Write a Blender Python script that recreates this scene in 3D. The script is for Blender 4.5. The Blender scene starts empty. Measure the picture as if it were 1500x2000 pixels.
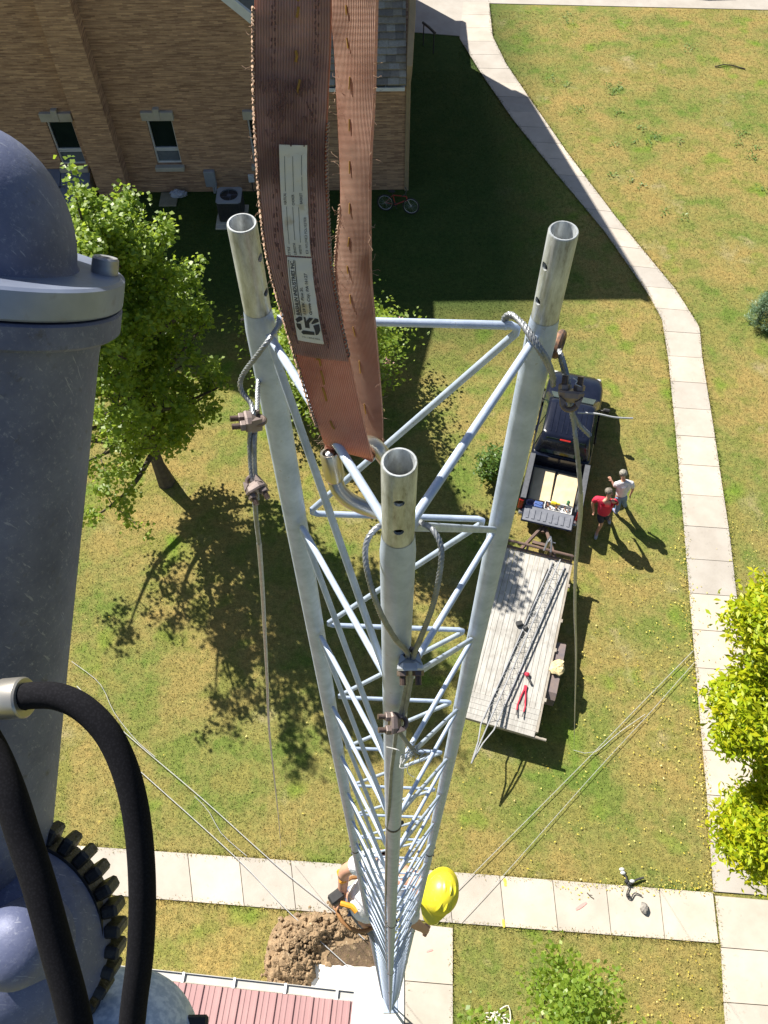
import bpy, bmesh, math, random
import numpy as np
from mathutils import Vector, Matrix, Quaternion
random.seed(7); rng = np.random.default_rng(11)
R = math.radians
scene = bpy.context.scene
C = scene.collection

# ------------------------------------------------------------------ camera, sky, sun, exposure
H = 20.0                                   # camera height above the lawn
FPX, NADIR = 1660.0, (761.0, 2025.0)       # focal length and nadir in pixels of the 1500x2000 photograph
_d = np.array([NADIR[0]-750, -(NADIR[1]-1000), -FPX]); _d /= np.linalg.norm(_d)
_f = np.array([0, 0, -1.0]); _y = _f - _f.dot(_d)*_d; _y /= np.linalg.norm(_y)
_z = -_d; _x = np.cross(_y, _z)
CM = np.array([_x, _y, _z])
cam_data = bpy.data.cameras.new('camera'); cam = bpy.data.objects.new('camera', cam_data); C.objects.link(cam)
cam_data.sensor_fit = 'VERTICAL'; cam_data.sensor_height = 36; cam_data.sensor_width = 27
cam_data.lens = 36*FPX/2000; cam_data.clip_start = 0.02; cam_data.clip_end = 2000
mw = Matrix([list(CM[i]) + [0] for i in range(3)] + [[0, 0, 0, 1]]); mw.translation = (0, 0, H)
cam.matrix_world = mw
scene.camera = cam
SUN_EL = R(43.5); SUN_DIR = (-0.68, 0.73)  # horizontal direction towards the sun
sd = Vector((SUN_DIR[0], SUN_DIR[1], 0)).normalized()*math.cos(SUN_EL) + Vector((0, 0, math.sin(SUN_EL)))
sun_data = bpy.data.lights.new('sun', 'SUN'); sun = bpy.data.objects.new('sun', sun_data); C.objects.link(sun)
sun_data.energy = 5.0; sun_data.angle = R(0.5); sun_data.color = (1.0, 0.94, 0.84)
sun.rotation_euler = sd.to_track_quat('Z', 'Y').to_euler()
world = bpy.data.worlds.new('World'); scene.world = world; world.use_nodes = True
wn = world.node_tree
sky = wn.nodes.new('ShaderNodeTexSky'); sky.sky_type = 'NISHITA'; sky.sun_disc = False
sky.sun_elevation = SUN_EL; sky.sun_rotation = math.atan2(SUN_DIR[0], SUN_DIR[1])
bg = wn.nodes['Background']; bg.inputs['Strength'].default_value = 0.05
wn.links.new(sky.outputs['Color'], bg.inputs['Color'])
vs = scene.view_settings; vs.view_transform = 'Standard'; vs.look = 'None'; vs.gamma = 1; vs.exposure = 1.1
try: vs.use_curve_mapping = False
except Exception: pass
scene.cycles.max_bounces = 6

def ray(px, py):
    return Vector(CM @ np.array([px-750.0, -(py-1000.0), -FPX]))
def gp(px, py, z=0.0):                     # where the sight line through a photo point meets height z
    v = ray(px, py); t = (z-H)/v.z
    return Vector((v.x*t, v.y*t, z))
def yp(px, py, Y):                         # ... meets the vertical plane y = Y
    v = ray(px, py); t = Y/v.y
    return Vector((v.x*t, Y, H+v.z*t))
def dp(px, py, D):                         # ... at distance D along the optical axis
    return ray(px, py)*(D/FPX) + Vector((0, 0, H))

# ------------------------------------------------------------------ materials
def nmat(name):
    m = bpy.data.materials.new(name); m.use_nodes = True
    nt = m.node_tree; b = nt.nodes['Principled BSDF']
    return m, nt, b
def N(nt, typ, **kw):
    n = nt.nodes.new(typ)
    for k, v in kw.items():
        if k.startswith('i_'): n.inputs[int(k[2:]) if k[2:].isdigit() else k[2:]].default_value = v
        else: setattr(n, k, v)
    return n
def L(nt, a, b): nt.links.new(a, b)
def ramp(nt, fac, stops):
    r = nt.nodes.new('ShaderNodeValToRGB'); e = r.color_ramp.elements
    while len(e) < len(stops): e.new(0.5)
    for i, (p, c) in enumerate(stops):
        e[i].position = p; e[i].color = (c[0], c[1], c[2], 1)
    L(nt, fac, r.inputs[0]); return r.outputs[0]
def coords(nt, kind='Object'):
    return nt.nodes.new('ShaderNodeTexCoord').outputs[kind]
def noise(nt, vec, scale, detail=4, rough=0.6):
    n = nt.nodes.new('ShaderNodeTexNoise'); n.inputs['Scale'].default_value = scale
    n.inputs['Detail'].default_value = detail; n.inputs['Roughness'].default_value = rough
    L(nt, vec, n.inputs['Vector']); return n.outputs['Fac']
def mixc(nt, fac, a, b, mode='MIX'):
    m = nt.nodes.new('ShaderNodeMix'); m.data_type = 'RGBA'; m.blend_type = mode
    for s, v in ((0, fac), (6, a), (7, b)):
        if hasattr(v, 'links'): L(nt, v, m.inputs[s])
        elif s == 0: m.inputs[s].default_value = v
        else: m.inputs[s].default_value = (v[0], v[1], v[2], 1)
    return m.outputs[2]
def bump(nt, b, h, strength=0.3, dist=0.01):
    n = nt.nodes.new('ShaderNodeBump'); n.inputs['Strength'].default_value = strength
    n.inputs['Distance'].default_value = dist; L(nt, h, n.inputs['Height']); L(nt, n.outputs[0], b.inputs['Normal'])
def pm(name, c1, c2=None, scale=8, rough=0.6, metal=0.0, bs=0, bscale=60, bdist=0.005, stops=(0.35, 0.7), c3=None, s3=40, kind='Object', spec=None):
    m, nt, b = nmat(name); b.inputs['Roughness'].default_value = rough; b.inputs['Metallic'].default_value = metal
    if spec is not None: b.inputs['Specular IOR Level'].default_value = spec
    v = coords(nt, kind); c2 = c2 or tuple(x*0.8 for x in c1)
    col = ramp(nt, noise(nt, v, scale), [(stops[0], c1), (stops[1], c2)])
    if c3: col = mixc(nt, ramp(nt, noise(nt, v, s3, 3), [(0.58, (0, 0, 0)), (0.7, (1, 1, 1))]), col, c3)
    L(nt, col, b.inputs['Base Color'])
    if bs: bump(nt, b, noise(nt, v, bscale, 5), bs, bdist)
    return m
def leafmat(name, cols, trans=0.45, scale=1.3):
    m, nt, b = nmat(name); b.inputs['Roughness'].default_value = 0.42
    at = nt.nodes.new('ShaderNodeAttribute'); at.attribute_name = 'tone'
    n = len(cols); col = ramp(nt, at.outputs['Fac'], [(i/(n-1) if n > 1 else 0, c) for i, c in enumerate(cols)])
    L(nt, col, b.inputs['Base Color'])
    t = nt.nodes.new('ShaderNodeBsdfTranslucent'); L(nt, mixc(nt, 0.5, col, (0.45, 0.55, 0.05), 'MIX'), t.inputs['Color'])
    mx = nt.nodes.new('ShaderNodeMixShader'); mx.inputs[0].default_value = trans
    L(nt, b.outputs[0], mx.inputs[1]); L(nt, t.outputs[0], mx.inputs[2])
    L(nt, mx.outputs[0], nt.nodes['Material Output'].inputs[0]); return m

# ------------------------------------------------------------------ mesh helper
class MB:
    def __init__(s): s.v = []; s.f = []; s.m = []; s.uv = {}
    def add(s, vs, fs, mi=0):
        o = len(s.v); s.v += [tuple(p) for p in vs]
        for f in fs: s.f.append([i+o for i in f]); s.m.append(mi)
        return o
    def box(s, c, size, rot=None, mi=0, taper=1.0, bev=0.0):
        sx, sy, sz = (x/2 for x in size); c = Vector(c); b = min(bev, sx*0.9, sy*0.9, sz*0.9)
        if b <= 0:
            pts = [Vector((x*sx*(taper if z > 0 else 1), y*sy*(taper if z > 0 else 1), z*sz)) for z in (-1, 1) for y in (-1, 1) for x in (-1, 1)]
            fs = [(0, 2, 3, 1), (4, 5, 7, 6), (0, 1, 5, 4), (2, 6, 7, 3), (0, 4, 6, 2), (1, 3, 7, 5)]
        else:
            pts = []; idx = {}
            for z in (-1, 1):
                for y in (-1, 1):
                    for x in (-1, 1):
                        for ax in range(3):
                            q = [x*(sx-b), y*(sy-b), z*(sz-b)]; q[ax] = (x*sx, y*sy, z*sz)[ax]
                            idx[(x, y, z, ax)] = len(pts); pts.append(Vector(q))
            fs = []
            for ax in range(3):
                o = [a for a in range(3) if a != ax]
                for sg in (-1, 1):
                    ring = []
                    for (p, q) in ((-1, -1), (1, -1), (1, 1), (-1, 1)):
                        k = [0, 0, 0]; k[ax] = sg; k[o[0]] = p; k[o[1]] = q; ring.append(idx[(k[0], k[1], k[2], ax)])
                    flip = (sg > 0) == (ax == 1)
                    fs.append(tuple(ring[::-1]) if flip else tuple(ring))
                for p in (-1, 1):
                    for q in (-1, 1):
                        ks = []
                        for sg in (-1, 1):
                            k = [0, 0, 0]; k[ax] = sg; k[o[0]] = p; k[o[1]] = q; ks.append(tuple(k))
                        fs.append((idx[ks[0]+(o[0],)], idx[ks[1]+(o[0],)], idx[ks[1]+(o[1],)], idx[ks[0]+(o[1],)]))
            for x in (-1, 1):
                for y in (-1, 1):
                    for z in (-1, 1): fs.append(tuple(idx[(x, y, z, a)] for a in range(3)))
        if rot is not None: pts = [rot @ p for p in pts]
        return s.add([p+c for p in pts], fs, mi)
    def frame(s, path):
        P = [Vector(p) for p in path]; n = len(P); fr = []
        t0 = (P[1]-P[0]).normalized(); up = Vector((0, 0, 1)) if abs(t0.z) < 0.9 else Vector((1, 0, 0))
        nrm = t0.cross(up).normalized()
        for i in range(n):
            t = (P[min(i+1, n-1)]-P[max(i-1, 0)]).normalized()
            nrm = (nrm - t*nrm.dot(t)); nrm = nrm.normalized() if nrm.length > 1e-9 else t.orthogonal().normalized()
            fr.append((P[i], t, nrm, t.cross(nrm)))
        return fr
    def tube(s, path, r, n=8, cap=True, mi=0, twist=0.0, lobes=0, depth=0.0):
        fr = s.frame(path); rows = []; ln = 0
        rr = r if hasattr(r, '__len__') else [r]*len(fr)
        for i, (p, t, a, b) in enumerate(fr):
            if i: ln += (p-fr[i-1][0]).length
            row = []
            for k in range(n):
                th = 2*math.pi*k/n; q = rr[i]
                if lobes: q *= 1-depth*(0.5+0.5*math.cos(lobes*th)); th += twist*ln
                row.append(p+a*(math.cos(th)*q)+b*(math.sin(th)*q))
            rows.append(row)
        o = s.add([p for row in rows for p in row], [], mi)
        for i in range(len(rows)-1):
            for k in range(n):
                k2 = (k+1) % n
                s.f.append([o+i*n+k, o+i*n+k2, o+(i+1)*n+k2, o+(i+1)*n+k]); s.m.append(mi)
        if cap:
            s.f.append([o+k for k in range(n)][::-1]); s.m.append(mi)
            s.f.append([o+(len(rows)-1)*n+k for k in range(n)]); s.m.append(mi)
    def cyl(s, p0, p1, r0, r1=None, n=12, mi=0, cap=True):
        s.tube([p0, p1], [r0, r0 if r1 is None else r1], n, cap, mi)
    def lathe(s, prof, c=(0, 0, 0), axis=None, n=24, mi=0, a0=0, a1=2*math.pi):
        c = Vector(c); q = Vector((0, 0, 1)).rotation_difference(Vector(axis).normalized()) if axis is not None else Quaternion()
        full = abs(a1-a0-2*math.pi) < 1e-6; cols = n if full else n+1
        o = len(s.v)
        for (r, z) in prof:
            for k in range(cols):
                th = a0+(a1-a0)*k/n
                s.v.append(tuple(c+q @ Vector((r*math.cos(th), r*math.sin(th), z))))
        for i in range(len(prof)-1):
            for k in range(n):
                k2 = (k+1) % cols
                s.f.append([o+i*cols+k, o+i*cols+k2, o+(i+1)*cols+k2, o+(i+1)*cols+k]); s.m.append(mi)
    def loft(s, rings, mi=0, cap=True, closed=True):
        n = len(rings[0]); o = s.add([p for r in rings for p in r], [])
        for i in range(len(rings)-1):
            for k in range(n if closed else n-1):
                k2 = (k+1) % n
                s.f.append([o+i*n+k, o+i*n+k2, o+(i+1)*n+k2, o+(i+1)*n+k]); s.m.append(mi)
        if cap:
            s.f.append([o+k for k in range(n)][::-1]); s.m.append(mi)
            s.f.append([o+(len(rings)-1)*n+k for k in range(n)]); s.m.append(mi)
    def prism(s, poly, z0, z1, mi=0):
        n = len(poly)
        s.loft([[(p[0], p[1], z0) for p in poly], [(p[0], p[1], z1) for p in poly]], mi)
    def ball(s, c, r, nu=10, nv=7, mi=0, jit=0.0, rot=None):
        c = Vector(c); r = Vector((r, r, r)) if not hasattr(r, '__len__') else Vector(r)
        vs = []
        for i in range(nv+1):
            ph = math.pi*i/nv
            for k in range(nu):
                th = 2*math.pi*k/nu; j = 1+random.uniform(-jit, jit)
                if i in (0, nv): j = 1
                p = Vector((math.sin(ph)*math.cos(th)*r.x, math.sin(ph)*math.sin(th)*r.y, math.cos(ph)*r.z))*j
                vs.append(c+(rot @ p if rot is not None else p))
        s.add(vs, [(i*nu+k, (i+1)*nu+k, (i+1)*nu+(k+1) % nu, i*nu+(k+1) % nu) for i in range(nv) for k in range(nu)], mi)
    def build(s, name, mats, parent=None, smooth=30, off=None, fix=True):
        me = bpy.data.meshes.new(name)
        v = s.v if off is None else [tuple(Vector(p)-Vector(off)) for p in s.v]
        me.from_pydata(v, [], s.f); me.update()
        if not isinstance(mats, (list, tuple)): mats = [mats]
        for m in mats: me.materials.append(m)
        me.polygons.foreach_set('material_index', s.m)
        if fix:
            bm = bmesh.new(); bm.from_mesh(me); bmesh.ops.recalc_face_normals(bm, faces=bm.faces); bm.to_mesh(me); bm.free()
        if smooth:
            me.polygons.foreach_set('use_smooth', [True]*len(me.polygons))
            me.set_sharp_from_angle(angle=R(smooth))
        return link(name, me, parent)
def link(name, data, parent=None):
    o = bpy.data.objects.new(name, data); C.objects.link(o)
    if parent is not None: o.parent = parent
    return o
def tag(o, label=None, cat=None, group=None, kind=None):
    if label: o['label'] = label
    if cat: o['category'] = cat
    if group: o['group'] = group
    if kind: o['kind'] = kind
    return o
def thing(name, label, cat, loc=(0, 0, 0), rotz=0, group=None):
    o = bpy.data.objects.new(name, None); C.objects.link(o); o.empty_display_size = 0.2
    o.location = loc; o.rotation_euler = (0, 0, rotz); return tag(o, label, cat, group)
def copy_tree(o, parent=None):
    c = o.copy(); C.objects.link(c)
    if parent is not None: c.parent = parent
    for ch in list(o.children): copy_tree(ch, c)
    return c
def np_mesh(name, verts, nper, mat, parent=None, tone=None, off=None):
    verts = np.asarray(verts, dtype=np.float32).reshape(-1, 3)
    if off is not None: verts = verts-np.array(off, dtype=np.float32)
    nv = len(verts); nf = nv//nper
    me = bpy.data.meshes.new(name); me.vertices.add(nv); me.vertices.foreach_set('co', verts.ravel())
    me.loops.add(nv); me.loops.foreach_set('vertex_index', np.arange(nv, dtype=np.int32))
    me.polygons.add(nf); me.polygons.foreach_set('loop_start', np.arange(0, nv, nper, dtype=np.int32))
    if tone is not None:
        a = me.attributes.new('tone', 'FLOAT', 'FACE'); a.data.foreach_set('value', np.asarray(tone, dtype=np.float32))
    me.update(calc_edges=True); me.validate(); me.materials.append(mat)
    return link(name, me, parent)
def spline(pts, sub=6):                    # Catmull-Rom through points
    P = [Vector(p) for p in pts]; out = []
    for i in range(len(P)-1):
        a, b, c, d = P[max(i-1, 0)], P[i], P[i+1], P[min(i+2, len(P)-1)]
        for k in range(sub):
            t = k/sub
            out.append(0.5*((2*b)+(c-a)*t+(2*a-5*b+4*c-d)*t*t+(-a+3*b-3*c+d)*t**3))
    out.append(P[-1]); return out
def resample(P, step):
    P = [Vector(p) for p in P]; d = [0]
    for i in range(1, len(P)): d.append(d[-1]+(P[i]-P[i-1]).length)
    n = max(2, int(d[-1]/step)+1); out = []; j = 0
    for i in range(n):
        s = d[-1]*i/(n-1)
        while j < len(P)-2 and d[j+1] < s: j += 1
        t = (s-d[j])/max(1e-9, d[j+1]-d[j]); out.append(P[j].lerp(P[j+1], min(1, t)))
    return out
def skin(name, nodes, edges, radii, mat, parent, levels=2, root=None, smooth=True):
    me = bpy.data.meshes.new(name); names = list(nodes); ix = {k: i for i, k in enumerate(names)}
    me.from_pydata([tuple(nodes[k]) for k in names], [(ix[a], ix[b]) for a, b in edges], [])
    o = bpy.data.objects.new(name, me); C.objects.link(o)
    sm = o.modifiers.new('skin', 'SKIN'); sm.use_smooth_shade = True; sm.branch_smoothing = 0.3
    if not me.skin_vertices: me.skin_vertices.new()
    for k in names:
        r = radii[k]; sv = me.skin_vertices[0].data[ix[k]]
        sv.radius = (r, r) if not hasattr(r, '__len__') else r; sv.use_root = (k == (root or names[0]))
    ss = o.modifiers.new('sub', 'SUBSURF'); ss.levels = levels
    dg = bpy.context.evaluated_depsgraph_get(); dg.update()
    ev = o.evaluated_get(dg); m2 = bpy.data.meshes.new_from_object(ev)
    bpy.data.objects.remove(o); m2.name = name
    m2.materials.clear(); m2.materials.append(mat)
    if smooth: m2.polygons.foreach_set('use_smooth', [True]*len(m2.polygons))
    return link(name, m2, parent)
# ------------------------------------------------------------------ the setting: lawn, walks, road
def lawn_color(nt, v):
    big = noise(nt, v, 0.28, 3, 0.5); mid = noise(nt, v, 1.1, 4, 0.6); fine = noise(nt, v, 22, 3, 0.7); spot = noise(nt, v, 0.75, 2, 0.5)
    base = ramp(nt, big, [(0.40, (0.125, 0.17, 0.04)), (0.49, (0.205, 0.19, 0.065)), (0.58, (0.265, 0.205, 0.075))])
    green = ramp(nt, mid, [(0.40, (0.255, 0.195, 0.07)), (0.50, (0.205, 0.19, 0.065)), (0.60, (0.10, 0.155, 0.028))])
    c = mixc(nt, 0.5, base, green)
    c = mixc(nt, ramp(nt, spot, [(0.60, (0, 0, 0)), (0.76, (1, 1, 1))]), c, (0.115, 0.20, 0.022))
    c = mixc(nt, ramp(nt, noise(nt, v, 0.55, 5, 0.62), [(0.60, (0, 0, 0)), (0.72, (0.8, 0.8, 0.8))]), c, (0.33, 0.265, 0.155))
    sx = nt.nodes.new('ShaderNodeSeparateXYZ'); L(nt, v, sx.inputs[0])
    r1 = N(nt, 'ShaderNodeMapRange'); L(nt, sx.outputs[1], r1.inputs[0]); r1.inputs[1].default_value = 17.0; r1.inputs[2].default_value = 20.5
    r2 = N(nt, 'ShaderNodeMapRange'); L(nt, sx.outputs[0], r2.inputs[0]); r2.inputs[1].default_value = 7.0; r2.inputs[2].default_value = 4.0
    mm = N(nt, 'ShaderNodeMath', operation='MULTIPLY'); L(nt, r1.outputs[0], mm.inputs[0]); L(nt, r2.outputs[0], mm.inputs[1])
    shaded_turf = ramp(nt, mid, [(0.3, (0.034, 0.066, 0.016)), (0.7, (0.055, 0.08, 0.022))])   # greener turf beside the church, with its shade darkened into the colour
    c = mixc(nt, mm.outputs[0], c, shaded_turf)
    f = ramp(nt, fine, [(0.3, (0.74, 0.75, 0.72)), (0.7, (1.24, 1.22, 1.2))])
    f2 = ramp(nt, noise(nt, v, 7.5, 5, 0.72), [(0.33, (0.72, 0.74, 0.70)), (0.5, (1.0, 1.0, 1.0)), (0.66, (1.28, 1.24, 1.2))])
    f3 = ramp(nt, noise(nt, v, 55, 2, 0.6), [(0.35, (0.78, 0.79, 0.76)), (0.65, (1.22, 1.2, 1.18))])
    c = mixc(nt, 1.0, mixc(nt, 1.0, c, f2, 'MULTIPLY'), f3, 'MULTIPLY')
    return mixc(nt, 1.0, c, f, 'MULTIPLY')
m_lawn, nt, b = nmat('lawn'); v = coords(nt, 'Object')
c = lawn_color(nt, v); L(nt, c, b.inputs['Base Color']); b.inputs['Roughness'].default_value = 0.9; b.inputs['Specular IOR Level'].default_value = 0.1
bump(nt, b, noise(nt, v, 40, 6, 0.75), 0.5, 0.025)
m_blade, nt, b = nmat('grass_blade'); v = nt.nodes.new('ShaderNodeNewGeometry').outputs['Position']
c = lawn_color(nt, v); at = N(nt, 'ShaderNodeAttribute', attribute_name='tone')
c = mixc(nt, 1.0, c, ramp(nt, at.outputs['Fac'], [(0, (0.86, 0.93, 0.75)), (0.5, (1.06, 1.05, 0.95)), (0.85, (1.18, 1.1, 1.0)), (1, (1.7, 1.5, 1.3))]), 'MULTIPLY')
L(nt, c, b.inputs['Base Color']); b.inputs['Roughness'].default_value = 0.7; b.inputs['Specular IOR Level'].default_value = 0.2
mb = MB(); mb.add([(-250, -120, 0), (250, -120, 0), (250, 320, 0), (-250, 320, 0)], [(0, 1, 2, 3)])
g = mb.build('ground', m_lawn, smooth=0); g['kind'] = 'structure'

m_conc, nt, b = nmat('walk_concrete'); v = coords(nt)
col = ramp(nt, noise(nt, v, 1.2, 6, 0.65), [(0.3, (0.39, 0.35, 0.30)), (0.7, (0.49, 0.45, 0.395))])
col = mixc(nt, ramp(nt, noise(nt, v, 7, 4, 0.7), [(0.62, (0, 0, 0)), (0.8, (0.6, 0.6, 0.6))]), col, (0.26, 0.23, 0.19))
at = N(nt, 'ShaderNodeAttribute', attribute_name='tone'); col = mixc(nt, 1.0, col, ramp(nt, at.outputs['Fac'], [(0, (0.82, 0.83, 0.85)), (1, (1.1, 1.07, 1.03))]), 'MULTIPLY')
L(nt, col, b.inputs['Base Color']); b.inputs['Roughness'].default_value = 0.85; bump(nt, b, noise(nt, v, 90, 4), 0.25, 0.004)
m_joint = pm('joint_dirt', (0.20, 0.18, 0.14), (0.12, 0.11, 0.08), 10, 0.95)
m_pad = pm('fresh_concrete', (0.72, 0.71, 0.69), (0.64, 0.63, 0.61), 3, 0.8, bs=0.2, bscale=80)
m_road = pm('road_asphalt', (0.055, 0.055, 0.058), (0.04, 0.04, 0.042), 3, 0.9, bs=0.3, bscale=120)
EDGES = []                                  # walk outlines, for the grass that creeps over them
def walk(name, left, right, spacing=1.15, z=0.03, first=0.0):
    n = 240
    def dens(P):
        P = [Vector(p) for p in P]; d = [0]
        for i in range(1, len(P)): d.append(d[-1]+(P[i]-P[i-1]).length)
        out = []
        for k in range(n+1):
            s = d[-1]*k/n; j = 0
            while j < len(P)-2 and d[j+1] < s: j += 1
            out.append(P[j].lerp(P[j+1], (s-d[j])/max(1e-9, d[j+1]-d[j])))
        return out, d[-1]
    Lp, l1 = dens(left); Rp, l2 = dens(right); ln = (l1+l2)/2
    EDGES.append((Lp, Rp))
    m = int(round(ln/spacing)); vs = []; fs = []; tones = []; g_ = 0.008/ln
    for i in range(m):
        t0 = i/m+g_; t1 = (i+1)/m-g_; sub = 4; tone = random.random()
        ring = []
        dz = random.uniform(-0.004, 0.004)
        for k in range(sub+1):
            t = t0+(t1-t0)*k/sub; f = t*n; j = min(n-1, int(f)); u = f-j
            a = Lp[j].lerp(Lp[j+1], u); c_ = Rp[j].lerp(Rp[j+1], u)
            ring.append((a, c_))
        o = len(vs)
        for a, c_ in ring:
            vs += [(a.x, a.y, z+dz), (c_.x, c_.y, z+dz), (a.x, a.y, -0.02), (c_.x, c_.y, -0.02)]
        for k in range(sub):
            q = o+k*4
            for f in ((q, q+1, q+5, q+4), (q, q+4, q+6, q+2), (q+1, q+3, q+7, q+5)): fs.append(f); tones.append(tone)
        fs.append((o, o+2, o+3, o+1)); tones.append(tone); q = o+sub*4; fs.append((q, q+1, q+3, q+2)); tones.append(tone)
    me = bpy.data.meshes.new(name); me.from_pydata(vs, [], fs); me.update(); me.materials.append(m_conc)
    a = me.attributes.new('tone', 'FLOAT', 'FACE'); a.data.foreach_set('value', tones)
    bm = bmesh.new(); bm.from_mesh(me); bmesh.ops.recalc_face_normals(bm, faces=bm.faces); bm.to_mesh(me); bm.free()
    ob = link(name, me); ob['kind'] = 'structure'
    mb = MB(); o = mb.add([(p.x, p.y, 0.006) for p in Lp]+[(p.x, p.y, 0.006) for p in Rp], [(k, k+1, n+2+k, n+1+k) for k in range(n)])
    j = mb.build('path_bed', m_joint, smooth=0); j['kind'] = 'structure'
    return ob
LFT = [(905, 5), (897, 75), (945, 152), (1000, 232), (1080, 332), (1180, 452), (1268, 578), (1293, 625), (1305, 700), (1320, 850), (1337, 1050), (1362, 1350), (1380, 1550), (1393, 1742)]
RGT = [(955, 5), (962, 72), (988, 125), (1040, 202), (1110, 302), (1200, 422), (1318, 565), (1366, 640), (1371, 700), (1392, 830), (1425, 1050), (1450, 1270), (1468, 1440), (1483, 1600), (1497, 1750)]
walk('path', [gp(*p) for p in LFT], [gp(*p) for p in RGT], 1.02)
# pavement along the right side and the cross walk below it
a0, a1 = gp(1399, 1750), gp(1407, 1845); dirw = (gp(1413, 1950)-gp(1399, 1750)).normalized()
b0 = gp(1510, 1760)
walk('pavement', [gp(1396, 1749), gp(1407, 1845), gp(1413, 1960), gp(1413, 1960)+dirw*4], [gp(1520, 1760), gp(1530, 1850), gp(1540, 1965), gp(1540, 1965)+dirw*4], 1.05)
nA, nB = gp(190, 1655), gp(1392, 1744); sA, sB = gp(215, 1748), gp(1403, 1842)
e = (nB-nA).normalized()
walk('pavement', [nA-e*6, nA, gp(800, 1697), nB], [sA-e*6, sA, gp(800, 1796), sB], 1.13)
walk('path', [gp(792, 1802), gp(790, 2000), gp(790, 2000)+Vector((0, -2.5, 0))], [gp(884, 1812), gp(884, 2000), gp(884, 2000)+Vector((0, -2.5, 0))], 0.98)
# fresh slab under the tower, with a ragged cast edge
mb = MB(); top = []
q0, q1, q2, q3 = gp(610, 1882), gp(789, 1893), gp(786, 2000)+Vector((0, -1.6, 0)), gp(607, 2000)+Vector((0, -1.6, 0))
for k in range(25):
    t = k/24; p = q0.lerp(q1, t); top.append((p.x, p.y+random.uniform(-0.02, 0.025), 0))
mb.prism([(p[0], p[1]) for p in top]+[(q2.x, q2.y), (q3.x, q3.y)], -0.05, 0.06)
o = mb.build('pavement', m_pad, smooth=0); o['kind'] = 'structure'
# entry court by the church and the far street
mb = MB(); mb.prism([(p.x, p.y) for p in (gp(790, 62), gp(910, 72), gp(918, 5), gp(925, -60), gp(790, -60))], -0.02, 0.026)
o = mb.build('pavement', m_conc, smooth=0); o['kind'] = 'structure'
mb = MB(); A, B_ = gp(905, 6), gp(1500, 20); dd = (B_-A).normalized(); A2, B2 = A-dd*4, B_+dd*30; nn = Vector((-dd.y, dd.x, 0))
mb.prism([(p.x, p.y) for p in (A2, B2, B2+nn*6, A2+nn*6)], -0.02, 0.022)
o = mb.build('pavement', m_conc, smooth=0); o['kind'] = 'structure'
mb = MB(); mb.prism([(p.x, p.y) for p in (A2+nn*6.01-dd*60, B2+nn*6.01+dd*60, B2+nn*14+dd*60, A2+nn*14-dd*60)], -0.02, 0.012)
o = mb.build('road', m_road, smooth=0); o['kind'] = 'structure'
# spray marks on the walk
m_yp = pm('yellow_paint', (0.75, 0.6, 0.05), (0.6, 0.48, 0.08), 40, 0.8, c3=(0.42, 0.38, 0.3), s3=30)
m_pp = pm('pink_paint', (0.75, 0.28, 0.27), (0.6, 0.3, 0.26), 40, 0.8, c3=(0.42, 0.36, 0.32), s3=30)
def mark(p0, p1, w, m, lab):
    a, b2 = gp(*p0), gp(*p1); d = (b2-a).normalized(); s = Vector((-d.y, d.x, 0))
    n = 9; l_ = []; r_ = []
    for k in range(n):
        t = k/(n-1); ww = w*(0.5+0.5*math.sin(math.pi*(0.12+0.76*t)))*random.uniform(0.8, 1.1)
        q = a.lerp(b2, t); l_.append(q+s*ww/2); r_.append(q-s*ww/2)
    mb = MB(); mb.add([(p.x, p.y, 0.0395) for p in l_+r_], [(k, k+1, n+k+1, n+k) for k in range(n-1)])
    tag(mb.build('paint_mark', m, smooth=0), lab, 'paint mark')
mark((985, 1716), (987, 1731), 0.07, m_yp, 'yellow spray dash on the north edge of the cross walk')
mark((982, 1796), (984, 1812), 0.06, m_yp, 'yellow spray dash on the south edge of the cross walk')
mark((1124, 1777), (1145, 1763), 0.06, m_pp, 'pink spray dash slanting on the cross walk near the small rock')
mark((833, 1859), (845, 1855), 0.04, m_pp, 'short pink spray dash on the narrow walk beside the white slab')

# ------------------------------------------------------------------ grass blades and fallen leaves
def inside_walk_mask(P):
    m = np.zeros(len(P), bool)
    for Lp, Rp in EDGES:
        st = 4
        for j in range(0, len(Lp)-1, st):
            k = min(j+st, len(Lp)-1)
            q = np.array([[Lp[j].x, Lp[j].y], [Lp[k].x, Lp[k].y], [Rp[k].x, Rp[k].y], [Rp[j].x, Rp[j].y]])
            lo, hi = q.min(0), q.max(0)
            idx = np.where((P[:, 0] > lo[0]) & (P[:, 0] < hi[0]) & (P[:, 1] > lo[1]) & (P[:, 1] < hi[1]))[0]
            if not len(idx): continue
            s = np.ones(len(idx), bool); sg = None
            area = sum(q[i][0]*q[(i+1) % 4][1]-q[(i+1) % 4][0]*q[i][1] for i in range(4)); sgn = 1 if area > 0 else -1
            for i in range(4):
                a, b2 = q[i], q[(i+1) % 4]
                s &= sgn*((b2[0]-a[0])*(P[idx, 1]-a[1])-(b2[1]-a[1])*(P[idx, 0]-a[0])) > 0
            m[idx[s]] = True
    return m
def blades(P, h, w, lean):
    n = len(P); th = rng.uniform(0, 2*np.pi, n); d = np.stack([np.cos(th), np.sin(th), np.zeros(n)], 1)
    ph = rng.uniform(0, 2*np.pi, n); lv = np.stack([np.cos(ph), np.sin(ph), np.zeros(n)], 1)*(lean*h*rng.uniform(0.2, 1, n))[:, None]
    base = np.concatenate([P, np.full((n, 1), 0.0)], 1)
    a = base-d*(w/2)[:, None]; b2 = base+d*(w/2)[:, None]; t = base+lv; t[:, 2] += h
    return np.stack([a, b2, t], 1)
vis = []
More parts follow.
